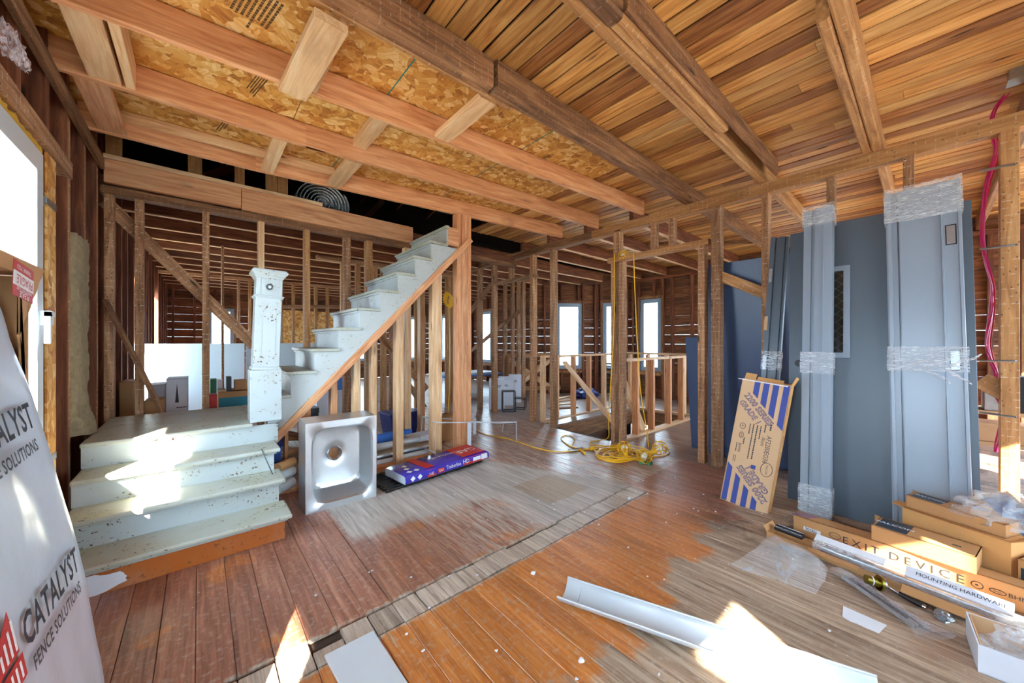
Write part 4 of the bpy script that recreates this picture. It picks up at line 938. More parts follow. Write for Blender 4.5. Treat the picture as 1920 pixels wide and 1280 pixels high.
def stripe(x0, z0, z1, dx, w=0.032):
    mb = MB(); mb.prism([(x0, -0.0008, z0), (x0 + w, -0.0008, z0 - (w * 0.9 if dx else 0)), (x0 + w, -0.0008, z1 - (0 if dx else w * 0.9)), (x0, -0.0008, z1)], (0, 0.001, 0)); mb.obj('printed_stripe', 'inkb', bc)
for (x, zb) in ((0.085, 0.865), (0.145, 0.80), (0.205, 0.735), (0.27, 0.665)): stripe(x, zb, BH - 0.004, 1, 0.038)
for (x, zt) in ((0.008, 0.30), (0.072, 0.235), (0.137, 0.17), (0.20, 0.11)): stripe(x, 0.006, zt, 0, 0.036)
di = V((0.70, 0, -0.71)); dn = V((0.71, 0, 0.70))
text(bc, '2200 SERIES', 0.060, (0.140, 0, 0.752), di, dn, 'inkb', outline=True, sx=0.92); text(bc, 'GRADE 1', 0.056, (0.090, 0, 0.715), di, dn, 'inkb', outline=True, sx=0.92)
text(bc, '2200 SERIES', 0.062, (0.185, 0, 0.192), -di, -dn, 'inkb', outline=True, sx=0.92); text(bc, 'GRADE 1', 0.058, (0.212, 0, 0.235), -di, -dn, 'inkb', outline=True, sx=0.92)
dx_, dy_ = V((0, 0, -1)), V((1, 0, 0))
for (t, s_, x, z) in (('AF2200EO36', 0.044, 0.238, 0.47), ('Alum', 0.036, 0.205, 0.52), ('BHMA', 0.030, 0.063, 0.43)): text(bc, t, s_, (x, 0, z), dx_, dy_, 'ink', sx=0.85)
for (x, z, w, h) in ((0.238, 0.635, 0.05, 0.010), (0.205, 0.62, 0.06, 0.008), (0.178, 0.58, 0.10, 0.007), (0.155, 0.50, 0.26, 0.008), (0.13, 0.50, 0.27, 0.007), (0.108, 0.59, 0.08, 0.007), (0.085, 0.49, 0.05, 0.007), (0.043, 0.43, 0.07, 0.006), (0.05, 0.34, 0.05, 0.004), (0.038, 0.34, 0.05, 0.004)): bars(bc, (x, 0, z), dx_, dy_, w, h, 1, 'ink', rag=False)
def ringm(parent, o, x, y, rx, ry, r=0.0016, mat='ink', name='printed_ring'):
    m_ = frame_m(o, x, y); pts = [m_ @ V((rx * math.cos(2 * math.pi * k / 24), ry * math.sin(2 * math.pi * k / 24), 0.0008)) for k in range(25)]
    return MB().tube(pts, r, 4, cap=False).obj(name, mat, parent)
ringm(bc, (0.258, 0, 0.325), dx_, dy_, 0.05, 0.036); text(bc, 'FALCON', 0.018, (0.258, 0, 0.325), dx_, dy_, 'ink'); ringm(bc, (0.06, 0, 0.60), dx_, dy_, 0.022, 0.018); ringm(bc, (0.062, 0, 0.53), dx_, dy_, 0.022, 0.014); text(bc, 'ANSI', 0.016, (0.062, 0, 0.53), dx_, dy_, 'ink'); bars(bc, (0.06, 0, 0.60), dx_, dy_, 0.014, 0.008, 1)
plate(bc, 'printed_patch', (0.175, 0, 0.315), dx_, dy_, 0.03, 0.03, 'inkb')
text(bc, 'EXIT  DEVICE', 0.052, (BW, 0.05, 0.46), (0, 0, -1), (0, -1, 0) if False else (0, 1, 0), 'ink', sx=0.9)
lbox(bc, 'string', (-0.03, -0.004, BH - 0.012), (BW - 0.02, -0.002, BH - 0.006), 'paper')
# long EXIT DEVICE carton
ex0 = V((2.935, 0.575, 0.0)); exd = V((-0.09, -1.0, 0)).normalized()
ex = carton('exit_device_carton', 'long closed cardboard carton lettered EXIT DEVICE on its side', frame_m(ex0, exd, (-exd.y, exd.x, 0)), 1.05, 0.10, 0.118, 'card')
fx = lambda s, z: (s, 0, z)
text(ex, 'EXIT', 0.058, fx(0.318, 0.062), (1, 0, 0), (0, 0, 1), 'ink', space=1.45); text(ex, 'DEVICE', 0.058, fx(0.565, 0.062), (1, 0, 0), (0, 0, 1), 'ink', space=1.5)
plate(ex, 'sticker', (0.095, 0, 0.055), (1, 0, 0), (0, 0, 1), 0.085, 0.022, 'paper'); bars(ex, (0.095, -0.0008, 0.059), (1, 0, 0), (0, 0, 1), 0.07, 0.005, 2)
ringm(ex, fx(0.205, 0.070), (1, 0, 0), (0, 0, 1), 0.027, 0.017); text(ex, 'FALCON', 0.011, fx(0.205, 0.070), (1, 0, 0), (0, 0, 1), 'ink'); plate(ex, 'printed_patch', (0.205, 0, 0.035), (1, 0, 0), (0, 0, 1), 0.018, 0.006, 'ink')
ringm(ex, fx(0.735, 0.062), (1, 0, 0), (0, 0, 1), 0.018, 0.016); ringm(ex, fx(0.795, 0.062), (1, 0, 0), (0, 0, 1), 0.024, 0.010); text(ex, 'ANSI', 0.012, fx(0.795, 0.062), (1, 0, 0), (0, 0, 1), 'ink'); text(ex, 'BHMA', 0.028, fx(0.862, 0.062), (1, 0, 0), (0, 0, 1), 'ink'); bars(ex, fx(0.735, 0.062), (1, 0, 0), (0, 0, 1), 0.012, 0.007, 1); bars(ex, fx(0.925, 0.066), (1, 0, 0), (0, 0, 1), 0.05, 0.004, 2)
for k in range(4): plate(ex, 'printed_stripe', (0.03 + 0.012 * k, 0.02 + 0.02 * k, 0.118), (1, 0.0, 0), (0, 1, 0), 0.09, 0.008, 'inkb')
# open tray carton with exit bars in front of it
tr0 = V((2.80, 0.665, 0.0)); trd = V((-0.16, -1.0, 0)).normalized(); trn = V((-trd.y, trd.x, 0))
ty = carton('tray_carton', 'long shallow open cardboard tray holding metal exit bars', frame_m(tr0 - trn * 0.065, trd, trn), 0.98, 0.120, 0.040, 'card', open_top=True, flaps=(((0.0, 0.0, 0.04), (0, 1, 0), (-0.5, 0, 0.9), 0.12, 0.035), ((0.22, 0.0, 0.045), (1, 0, 0), (0, -0.9, -0.1), 0.22, 0.04), ((0.60, 0.0, 0.045), (1, 0, 0), (0, -0.8, -0.4), 0.24, 0.05)))
def in_tray(s, w, z): return tr0 - trn * 0.065 + trd * s + trn * w + Z * z
bar = thing('exit_bar', 'silver exit push bar in film lying in the open tray', 'exit bar', mat=frame_m(in_tray(0.20, 0.055, 0.02), trd, trn))
lbox(bar, 'push_rail', (0.05, 0, 0), (0.72, 0.045, 0.032), 'galv', 0.008); lbox(bar, 'end_cap', (0.72, -0.003, 0), (0.78, 0.048, 0.034), 'black', 0.006); lbox(bar, 'film_sleeve', (0.02, -0.006, -0.004), (0.76, 0.052, 0.040), 'film')
hb = thing('latch_case', 'small black and chrome latch case at the left end of the open tray', 'latch', mat=frame_m(in_tray(0.02, 0.05, 0.045), trd, trn))
lbox(hb, 'case', (0, 0, 0), (0.15, 0.05, 0.022), 'black', 0.006); o = MB().tube([V((0.004, 0.004, 0.024)), V((0.146, 0.004, 0.024)), V((0.146, 0.046, 0.024)), V((0.004, 0.046, 0.024)), V((0.004, 0.004, 0.024))], 0.003, 6).obj('chrome_rim', 'chrome', hb)
for k in range(3): lbox(hb, 'latch_tab', (0.03 + 0.04 * k, 0.012, 0.022), (0.055 + 0.04 * k, 0.036, 0.028), 'pewter', 0.002)
o = MB().box((0, 0, 0), (0.30, 0.05, 0.002)).obj('white_slip', 'paper'); o.matrix_world = frame_m(in_tray(0.21, 0.105, 0.050), trd, trn + Z * 0.6); tag(o, 'blank white slip standing in the open tray below the word EXIT', 'paper slip')
mh = thing('hardware_carton', 'flat white box printed MOUNTING HARDWARE in the open tray', 'box', mat=frame_m(in_tray(0.60, 0.045, 0.066), trd, trn * 0.75 + Z * 0.65)); lbox(mh, 'carton_body', (0, 0, 0), (0.32, 0.055, 0.018), 'cardw', 0.001); text(mh, 'MOUNTING HARDWARE', 0.024, (0.17, 0.028, 0.018), (1, 0, 0), (0, 1, 0), 'ink')
# three FALCON cartons
def falcon(label, o, d, L, W, H, name='falcon_carton', tilt=0.0, txt=0.026, taped=True):
    dn_ = V((-d[1], d[0], 0)); m_ = frame_m(o, d, dn_); t = carton('lock_carton', label, m_, L, W, H, 'card', group='lock cartons piled by the doors')
    pl = lbox(t, 'printed_patch', (0.012, 0.010, H), (0.135, W - 0.010, H + 0.0008), 'tape')
    text(t, 'FALCON', txt, (0.075, W / 2, H + 0.0008), (1, 0, 0), (0, 1, 0), 'cardw', sx=1.15, bold=0.0008)
    mb = MB(); mb.box((0, 0, -0.002), (0.03, H * 0.9, 0.002)); f = mb.obj('flap', 'card', t); f.matrix_basis = frame_m((0.0, W - 0.01, 0.01), (-1, 0.5, 0), (0, 0, 1))
    plate(t, 'printed_mark', (L - 0.07, W * 0.45, H), (1, 0, 0), (0, 1, 0), 0.03, 0.012, 'ink')
    return t
fa_ = falcon('front FALCON carton resting on the long exit device carton, its corner in the sun', (2.905, 0.212, 0.1185), (-0.16, -0.987, 0), 0.37, 0.175, 0.085, txt=0.034)
fl = carton('lower_carton', 'plain cardboard carton with torn end flaps under the topmost FALCON carton', frame_m((3.165, 0.10, 0.0), (-0.40, -0.916, 0), (0.916, -0.40, 0)), 0.40, 0.15, 0.265, 'cardin', flaps=(((0.40, 0, 0.265), (0, 1, 0), (0.8, 0, 0.5), 0.10, 0.05), ((0.40, 0.02, 0.10), (0, 1, 0), (1, 0, -0.3), 0.09, 0.06), ((0.0, 0.0, 0.265), (0, 1, 0), (-0.9, 0, 0.1), 0.08, 0.05)))
fb_ = falcon('topmost FALCON carton of the pile against the wide frame pack', (3.185, 0.085, 0.2665), (-0.40, -0.916, 0), 0.37, 0.12, 0.07)
fc_ = carton('lock_carton', 'small carton at the end of the pile with its FALCON print facing the room', frame_m((2.997, -0.286, 0.0), (-0.40, -0.916, 0), (0.916, -0.40, 0)), 0.14, 0.15, 0.20, 'card', group='lock cartons piled by the doors', flaps=(((0.14, 0, 0.20), (0, 1, 0), (0.9, 0, 0.2), 0.12, 0.06),))
lbox(fc_, 'printed_patch', (0.008, -0.0008, 0.05), (0.125, 0.0, 0.16), 'tape'); text(fc_, 'FALCON', 0.026, (0.068, -0.0008, 0.105), (1, 0, 0), (0, 0, 1), 'cardp', sx=1.0)
# long slanted carton with plastic at the right edge
rc = thing('slanted_carton', 'long cardboard carton under loose plastic propped at the right edge of the pile', 'box', mat=frame_m((3.36, -0.155, 0.34), V((-0.55, -0.60, -0.58)), V((0.6, -0.75, 0.1))))
lbox(rc, 'bottom_panel', (0, 0, 0), (0.60, 0.16, 0.004), 'cardp'); lbox(rc, 'side_panel', (0, 0, 0), (0.60, 0.004, 0.06), 'cardp'); lbox(rc, 'side_panel', (0, 0.156, 0), (0.60, 0.16, 0.06), 'cardp'); lbox(rc, 'end_panel', (0, 0, 0), (0.004, 0.16, 0.05), 'cardp'); lbox(rc, 'liner', (0.02, 0.01, 0.03), (0.58, 0.15, 0.045), 'blued')
# ---------------------------------------------------------------- crumpled plastic
def crumple(name, label, cat, loc, sx, sy, sz, mat, seed=0, nu=28, nv=14, rough=0.35, rot=0.0, freq=3.0):
    rows = []
    for i in range(nv + 1):
        ph = math.pi * i / nv; row = []
        for j in range(nu):
            a = 2 * math.pi * j / nu; p = V((math.sin(ph) * math.cos(a), math.sin(ph) * math.sin(a), math.cos(ph)))
            n_ = noise3(p * freq + V((seed, 0, 0))) + 0.5 * noise3(p * freq * 2.3 + V((0, seed, 3))); rr = 1 + rough * n_
            q = V((p.x * sx * rr, p.y * sy * rr, p.z * sz * rr)); q.z = max(q.z, -sz * 0.55); row.append(q + V((0, 0, sz * 0.55)))
        rows.append(row)
    mb = MB(); mb.grid(rows, wrap=True); o = mb.obj(name, mat); o.location = loc; o.rotation_euler = (0, 0, rot)
    return tag(o, label, cat)
# clear bag on the bare boards
rows = []
bo = [V((2.235, 0.725, 0)), V((2.70, 0.66, 0)), V((2.60, 0.36, 0)), V((2.30, 0.36, 0))]
for i in range(25):
    s_ = i / 24; row = []
    for j in range(25):
        t_ = j / 24; p = bo[0] * (1 - s_) * (1 - t_) + bo[1] * s_ * (1 - t_) + bo[2] * s_ * t_ + bo[3] * (1 - s_) * t_
        e = min(s_, 1 - s_, t_, 1 - t_); hgt = 0.15 * math.sin(math.pi * min(1, e * 2.0) / 2) * (0.25 + 0.75 * s_)
        hgt += 0.040 * abs(noise3((p.x * 6 + p.y * 5, p.y * 3, 1))) * min(1, e * 8) + 0.006 * noise3((p.x * 18, p.y * 18, 4)) * min(1, e * 8)
        row.append(V((p.x + 0.02 * noise3((p.x * 7, p.y * 7, 9)), p.y + 0.02 * noise3((p.x * 7, 3, p.y * 7)), 0.004 + max(0, hgt))))
    rows.append(row)
mb = MB(); mb.grid(rows); o = mb.obj('plastic_bag', 'poly'); tag(o, 'crumpled clear plastic bag on the bare boards below the striped carton', 'plastic bag')
# hinge closer in a clear sleeve
hp = thing('hardware_pack', 'silver door hardware in a clear sleeve beside the brass lever lock', 'hardware pack', mat=frame_m((2.56, 0.33, 0.0), V((-0.62, -0.78, 0)), V((0.78, -0.62, 0))))
lbox(hp, 'slide_rail', (0.03, 0.01, 0.004), (0.36, 0.035, 0.024), 'galv', 0.004); lbox(hp, 'slide_rail', (0.05, 0.045, 0.004), (0.38, 0.065, 0.022), 'chrome', 0.004); lbox(hp, 'dark_insert', (0.06, 0.015, 0.024), (0.33, 0.028, 0.028), 'pewter')
rows = []
for i in range(22):
    x = -0.02 + 0.44 * i / 21; w = 0.04 if i < 18 else 0.04 + 0.012 * (i - 17); row = []
    for j in range(14):
        a = 2 * math.pi * j / 14; row.append(V((x, 0.038 + w * math.cos(a) * (1 + .15 * noise3((x * 20, j, 0))), max(0.001, 0.016 + 0.022 * math.sin(a) * (1 + .4 * noise3((x * 25, j * .6, 2)))))))
    rows.append(row)
MB().grid(rows, wrap=True).obj('clear_sleeve', 'poly', hp)
# brass cylinder with rose and black lever
lv = thing('lever_lock', 'brass lock cylinder with round rose and black lever handle on the floor', 'door lever', (2.585, 0.16, 0.036))
ld = V((-0.10, -0.30, 0)).normalized(); cyd = V((-0.5, 0.85, 0.15)).normalized()
MB().tube([V((0, 0, 0)), cyd * 0.055], 0.021, 18).obj('cylinder', 'brass', lv); MB().tube([cyd * -0.006, cyd * 0.004], 0.036, 24).obj('rose', 'brass', lv); MB().tube([cyd * -0.014, cyd * -0.006], 0.034, 24).obj('rose_cover', 'chrome', lv)
MB().tube([cyd * 0.03, cyd * 0.034], 0.0215, 18).obj('cylinder_ring', 'paper', lv)
l0 = cyd * -0.03 + V((0, 0, -0.005)); MB().tube([cyd * -0.012, l0, l0 + ld * 0.05 + V((0, 0, -0.008))], 0.009, 10).obj('spindle', 'chrome', lv); MB().tube([l0 + ld * 0.045 + V((0, 0, -0.008)), l0 + ld * 0.125 + V((0, 0, -0.015))], 0.011, 12).obj('lever_grip', 'black', lv); MB().tube([l0 + ld * 0.125 + V((0, 0, -0.015)), l0 + ld * 0.137 + V((0, 0, -0.0155))], 0.0105, 12).obj('lever_tip', 'chrome', lv)
o = crumple('screw_bag', 'small clear bag of silver screws in front of the tray', 'plastic bag', (2.55, -0.045, 0.0), 0.05, 0.028, 0.016, 'foil', 5, rough=0.5)
# torn white card
q = [V((2.295, 0.262, 0)), V((2.205, 0.255, 0))] + [V((2.195 + 0.008 * noise3((k * 1.7, 0, 0)), 0.24 - 0.017 * k, 0)) for k in range(7)] + [V((2.285, 0.118, 0))]
o = MB().prism([p + V((0, 0, 0.002)) for p in q], (0, 0, 0.0015)).obj('card_scrap', 'paper'); tag(o, 'torn piece of white card lying alone on the bare boards', 'card')
# white carton with plastic inside
wbm = frame_m((2.46, -0.105, 0.0), V((-1, -0.08, 0)), V((0.08, -1, 0)))
wbx = carton('white_carton', 'open white cardboard box with clear plastic inside at the corner of the floor', wbm, 0.235, 0.32, 0.105, 'cardw', open_top=True)
lbox(wbx, 'liner', (0.006, 0.006, 0.004), (0.012, 0.314, 0.104), 'cardp'); lbox(wbx, 'liner', (0.006, 0.008, 0.004), (0.229, 0.012, 0.10), 'cardp'); lbox(wbx, 'liner', (0.223, 0.006, 0.004), (0.229, 0.314, 0.100), 'cardp')
c_ = crumple('plastic_wad', 'wad of clear crumpled plastic inside the open white box', 'plastic wad', (2.34, -0.24, 0.006), 0.085, 0.10, 0.085, 'poly', 2, rough=0.55, freq=4.5)
o = crumple('loose_plastic', 'loose clear plastic sheet draped over the slanted carton end', 'plastic sheet', (3.22, -0.30, 0.30), 0.16, 0.20, 0.09, 'poly', 8, rough=0.5, freq=3.6, rot=0.7)
o = crumple('film_wad', 'grey crumpled film bulging out of the far end of the tray', 'plastic film', (2.56, -0.29, 0.0), 0.07, 0.10, 0.06, 'poly', 4, rough=0.45, freq=4)
# ---------------------------------------------------------------- white light trim trough and tile on the floor
a0 = V((1.335, 1.165, 0)); a1 = a0 + V((0.36, -0.933, 0)) * 1.15; ad = (a1 - a0).normalized(); an = V((-ad.y, ad.x, 0))
rf = thing('light_trough', 'long white curved light reflector trough lying on the orange floor', 'light fitting', mat=frame_m(a0, ad, an))
rows = []
for i in range(2):
    x = 1.15 * i; rows.append([V((x, 0.075 * math.sin(t * math.pi / 10 * 0.9 - 1.41) * 1.0, 0.004 + 0.062 * (1 - math.cos(t * math.pi / 10 * 0.9 - 1.41)))) for t in range(11)])
mb = MB(); mb.grid(rows); o = mb.obj('reflector_shell', 'upvc', rf); sd = o.modifiers.new('thick', 'SOLIDIFY'); sd.thickness = 0.002
rdg = MB()
for k in range(110): rdg.box((0.01 + k * 0.0103, 0.0730, 0.045), (0.015 + k * 0.0103, 0.0775, 0.058))
rdg.obj('louvre_edge', 'upvc', rf); MB().tube([V((0, -0.0735, 0.055)), V((1.15, -0.0735, 0.055))], 0.004, 6).obj('lip', 'upvc', rf); MB().tube([V((0, 0.0755, 0.061)), V((1.15, 0.0755, 0.061))], 0.004, 6).obj('lip', 'upvc', rf)
sm_ = MB().tube([rows[0][k] + V((0.075, 0, 0.0015)) for k in range(11)], 0.0012, 4).obj('seam', 'pewter', rf)
tp = [V((0.371, 1.558, 0)), V((0.562, 1.554, 0)), V((0.575, 1.05, 0)), V((0.40, 1.10, 0))]
o = MB().prism([p + V((0, 0, 0.004)) for p in tp], (0, 0, 0.012)).obj('white_board', 'upvc'); b = o.modifiers.new('edge', 'BEVEL'); b.width = 0.003; b.segments = 2; tag(o, 'blank smooth white board lying across the old wall line on the floor', 'board')
# ---------------------------------------------------------------- yellow string light
yl = thing('string_light', 'yellow work light cord heaped by the door post with cage lamps', 'string light', (0, 0, 0))
def cord(pts, r=0.0065, name='cord'):
    pts = [V(p) for p in pts]; out = []
    for i in range(len(pts) - 1):
        p0 = pts[max(i - 1, 0)]; p1 = pts[i]; p2 = pts[i + 1]; p3 = pts[min(i + 2, len(pts) - 1)]
        for k in range(6):
            t = k / 6.0; out.append(0.5 * ((2 * p1) + (p2 - p0) * t + (2 * p0 - 5 * p1 + 4 * p2 - p3) * t * t + (3 * p1 - p0 - 3 * p2 + p3) * t ** 3))
    out.append(pts[-1]); return MB().tube(out, r, 6).obj(name, 'yellow', yl)
G = lambda u, v, z=0.008: atz(u, v, z)
cord([G(888, 800), G(905, 812), G(930, 818), G(960, 824), G(1000, 838), G(1040, 846), G(1075, 845), G(1100, 842)])
cord([G(1105, 841), G(1075, 838), G(1055, 826), G(1053, 818), G(1068, 816), G(1078, 824), G(1072, 836), G(1090, 842), G(1110, 842)])
cord([atx(1152, 476, 3.885), atx(1152, 560, 3.875), atx(1150, 640, 3.88), atx(1145, 720, 3.87), atx(1141, 790, 3.87), G(1140, 820), G(1120, 826), G(1106, 829), G(1112, 834), G(1150, 836)])
cord([atx(1188, 476, 3.885), atx(1191, 560, 3.88), atx(1196, 660, 3.87), atx(1202, 740, 3.86), atx(1213, 808, 3.85), G(1216, 838, 0.05)])
for k in range(11):
    cu = 1158 + 12 * math.sin(k * 2.1) + (k % 3) * 8; cv = 851 + 4 * math.sin(k * 1.3); ru = 38 + 12 * math.sin(k * 1.7); rv = 10 + 4 * math.cos(k * 2.3)
    cord([G(cu + ru * math.cos(a + k) * (1 + .12 * math.sin(3 * a + k)), cv + rv * math.sin(a + k), 0.008 + 0.004 * k) for a in [2 * math.pi * i / 11 * 1.15 for i in range(12)]])
cord([G(1236, 832), G(1250, 838), G(1255, 846), G(1248, 853), G(1225, 856), G(1190, 858)]); MB().tube([G(1066, 844, .012), G(1078, 844, .012), G(1092, 840, .012)], 0.016, 8).obj('tape_joint', 'galv', yl); MB().tube([G(1088, 842, .014), G(1097, 850, .012)], 0.014, 8).obj('plug', 'yellow', yl)
MB().tube([G(1106, 841, .015), G(1122, 840, .02)], 0.024, 10).obj('plug', 'yellow', yl)
def cage(o, d, name='cage_lamp', s=1.0):
    d = V(d).normalized(); e = empty(name, (0, 0, 0)); e.parent = yl; x = d.cross(V((0, 0, 1))).normalized(); y = d.cross(x); o = V(o)
    prof_ = [(0.0, 0.03), (0.04, 0.06), (0.09, 0.075), (0.13, 0.06), (0.155, 0.028)]
    for k in range(8):
        a = 2 * math.pi * k / 8; MB().tube([o + d * t * s + (x * math.cos(a) + y * math.sin(a)) * r * s for t, r in prof_], 0.004, 5).obj('cage_rib', 'yellow', e)
    for (t, r) in ((0.04, 0.06), (0.09, 0.075), (0.13, 0.06)): MB().tube([o + d * t * s + (x * math.cos(2 * math.pi * k / 20) + y * math.sin(2 * math.pi * k / 20)) * r * s for k in range(21)], 0.004, 5).obj('cage_ring', 'yellow', e)
    MB().tube([o - d * 0.07 * s, o - d * 0.01, o + d * 0.02 * s], [0.018, 0.027, 0.03], 12).obj('socket', 'yellow', e)
    MB().tube([o + d * t * s for t in (0.02, 0.04, 0.06, 0.085, 0.105, 0.115)], [0.013 * s, 0.016 * s, 0.03 * s, 0.036 * s, 0.024 * s, 0.006 * s], 14).obj('bulb', 'bulb', e)
cage(G(1172, 846, 0.10), (0.4, 0.3, 0.05)); cage(G(1200, 850, 0.075), (-0.35, -0.55, 0.0)); cage(G(1226, 846, 0.09), (0.6, -0.25, 0.25))
cage(atx(1160, 487, 3.93) + V((0, 0, 0.03)), (0, -1, 0.25), s=0.8)
o = MB().tube([G(1198, 868, .01), G(1206, 868, .014), G(1214, 866, .012), G(1219, 862, .02), G(1222, 868, .01), G(1216, 870, .015)], 0.012, 7).obj('wire_nut_scrap', 'green'); tag(o, 'small green tangle of wire scrap on the floor near the yellow cord', 'scrap')
ey = thing('cord_coil', 'yellow extension cord looped over a stud behind the stair', 'cord', (0, 0, 0))
sy_ = aty(838, 560, 4.30)
for k in range(4): MB().tube([sy_ + V((0.05 * math.cos(a) + 0.01 * k, -0.02 * k * .3, 0.09 * math.sin(a) - 0.01 * k)) for a in [2 * math.pi * i / 16 for i in range(17)]], 0.008, 6).obj('cord_loop', 'yellow', ey)
MB().tube([sy_ + V((0.03, 0, 0)), aty(843, 640, 4.3), aty(843, 720, 4.3), aty(840, 775, 4.3)], 0.007, 6).obj('cord_tail', 'yellow', ey)
# ---------------------------------------------------------------- magenta wires and stand-off straps at the right stud
wi = thing('wire_bundle', 'bundle of magenta cables hanging beside the wide stud at the end of the plate', 'cable', (0, 0, 0))
path = [(1915, 150), (1885, 180), (1862, 212), (1861, 250), (1866, 285), (1850, 345), (1843, 400), (1842, 450), (1852, 500), (1861, 540), (1858, 590), (1850, 640), (1856, 670), (1867, 700), (1863, 730), (1878, 760), (1878, 790), (1870, 830), (1866, 850)]
for k in range(6):
    pts = []
    for i, (u, v) in enumerate(path):
        pts.append(atx(u + 3.5 * math.sin(k * 2.1 + i * 0.9) + (4 if k == 5 else 0), v, 4.02 + 0.03 * math.sin(k * 1.4 + i)))
    out = []
    for i in range(len(pts) - 1):
        p0, p1, p2, p3 = pts[max(i - 1, 0)], pts[i], pts[i + 1], pts[min(i + 2, len(pts) - 1)]
        for q_ in range(4):
            t = q_ / 4.0; out.append(0.5 * ((2 * p1) + (p2 - p0) * t + (2 * p0 - 5 * p1 + 4 * p2 - p3) * t * t + (3 * p1 - p0 - 3 * p2 + p3) * t ** 3))
    MB().tube(out, 0.0042, 6).obj('cable_strand', 'pink' if k < 5 else 'redw', wi)
for (v0, v1, lab) in ((321, 307, 'topmost'), (467, 459, 'upper'), (676, 677, 'middle'), (773, 782, 'lowest')):
    a = atx(1838, v0, 3.94); b = atx(1905, v1, 3.89); o = thing('cable_strap', '%s galvanised cable strap screwed to the wide stud' % lab, 'strap', group='cable straps on the wide stud'); beam('strap_bar', o, a, b, 0.03, 0.012, 'galv'); MB().tube([b + V((-0.004, 0.0, 0)), b + V((-0.012, 0, 0))], 0.006, 8).obj('screw', 'chrome', o)
jb = thing('junction_box', 'small galvanised junction box on the ceiling above the wide stud', 'junction box', atx(1917, 135, 3.7)); lbox(jb, 'box_shell', (-0.05, -0.05, -0.04), (0.05, 0.05, 0.04), 'galv', 0.003); lbox(jb, 'box_cover', (-0.055, -0.055, -0.045), (0.055, 0.055, -0.04), 'galv')
# ---------------------------------------------------------------- white wrapped pack by the window
wp_ = thing('wrapped_pack', 'tall pack in white printed plastic wrap lettered CATALYST leaning on the window wall', 'wrapped pack', (0, 0, 0))
ZP_ = [(0.004, -0.222), (0.15, -0.236), (0.43, -0.272), (0.70, -0.309), (0.88, -0.343), (1.0, -0.366), (1.12, -0.388), (1.25, -0.418), (1.36, -0.434), (1.42, -0.455), (1.44, -0.50)]
def xfront(z):
    for (z0, x0), (z1, x1) in zip(ZP_[:-1], ZP_[1:]):
        if z <= z1: return x0 + (x1 - x0) * (z - z0) / (z1 - z0)
    return ZP_[-1][1]
rows = []
for i in range(34):
    y = 0.72 + 1.10 * i / 33; row = []; tap = min(1.0, (1.82 - y) / 0.05); zs_ = [0.004 + 1.436 * k / 39 for k in range(40)]
    for z in zs_:
        w = 0.010 * noise3((y * 3.5, z * 1.1, 2)) + 0.007 * noise3((y * 9 + z * 3, z * 1.6, 7)) + 0.004 * abs(noise3((y * 17 - z * 6, z * 3, 4)))
        row.append(V((xfront(z) + w - 0.03 * (1 - tap), y - 0.012 * noise3((z * 6, 2, y)) * (1 - tap), z + 0.012 * noise3((y * 5, 3, 3)) * (z > 1.3))))
    row += [V((-0.56, y, 1.42)), V((-0.57, y, 0.7)), V((-0.56, y, 0.004))]; rows.append(row)
mb = MB(); mb.grid(rows, wrap=True); mb.add(rows[-1], [tuple(range(len(rows[-1])))]); mb.add(rows[0], [tuple(range(len(rows[0]) - 1, -1, -1))]); mb.obj('plastic_wrap', 'wrap', wp_)
def on_wrap(t, size, y, z, mat, sx=1.0, space=1.0, rot=0.0):
    tz = V((xfront(z + 0.02) - xfront(z - 0.02), 0, 0.04)).normalized(); xd = V((0, 1, 0)) * math.cos(rot) + tz * math.sin(rot); yd = -V((0, 1, 0)) * math.sin(rot) + tz * math.cos(rot)
    return text(wp_, t, size, (xfront(z), y, z), xd, yd, mat, 'LEFT', sx, space, off=0.013, bold=0.0022 * size / 0.098)
for (y, z, r) in ((1.27, 0.615, -0.06), (1.245, 1.025, 0.03)):
    on_wrap('CATALYST', 0.098, y, z, 'ink', 0.86, 1.06, r); on_wrap('FENCE SOLUTIONS', 0.046, y + 0.015, z - 0.078, 'ink', 0.93, 1.05, r)
for (y, z) in ((1.14, 0.60), (1.115, 1.0)):
    for (p, nm) in (([(0, -0.055), (0.11, -0.055), (0.11, -0.005), (0, -0.005)], 'a'), ([(0.0, 0.005), (0.10, 0.005), (0.085, 0.10), (0.0, 0.04)], 'b')):
        mb = MB(); tz = V((xfront(z + 0.02) - xfront(z - 0.02), 0, 0.04)).normalized(); nn = V((0, 1, 0)).cross(tz)
        pts = [V((xfront(z), y, z)) + V((0, 1, 0)) * a + tz * b + nn * 0.012 for a, b in p]; mb.prism(pts, nn * 0.0008); mb.obj('printed_logo', 'inkr', wp_)
        for k in range(4):
            q = [V((xfront(z), y, z)) + V((0, 1, 0)) * (0.018 + 0.022 * k) + tz * (p[0][1] + 0.008) + nn * 0.0135, V((xfront(z), y, z)) + V((0, 1, 0)) * (0.026 + 0.022 * k) + tz * (p[0][1] + 0.008) + nn * 0.0135]
            hh = 0.034 if nm == 'a' else 0.03 + 0.012 * k; mb = MB(); mb.prism([q[0], q[1], q[1] + tz * hh, q[0] + tz * hh], nn * 0.0005); mb.obj('printed_logo', 'inkw', wp_)
fgb = thing('fragile_carton', 'brown carton with a red and white FRAGILE sticker behind the white wrapped pack', 'box', (0, 0, 0))
MB().prism([(-0.41, 1.30, 1.452), (-0.41, 1.945, 1.452), (-0.41, 2.0, 1.50), (-0.41, 1.30, 1.50)], (-0.15, 0, 0)).obj('top_panel', 'card', fgb)
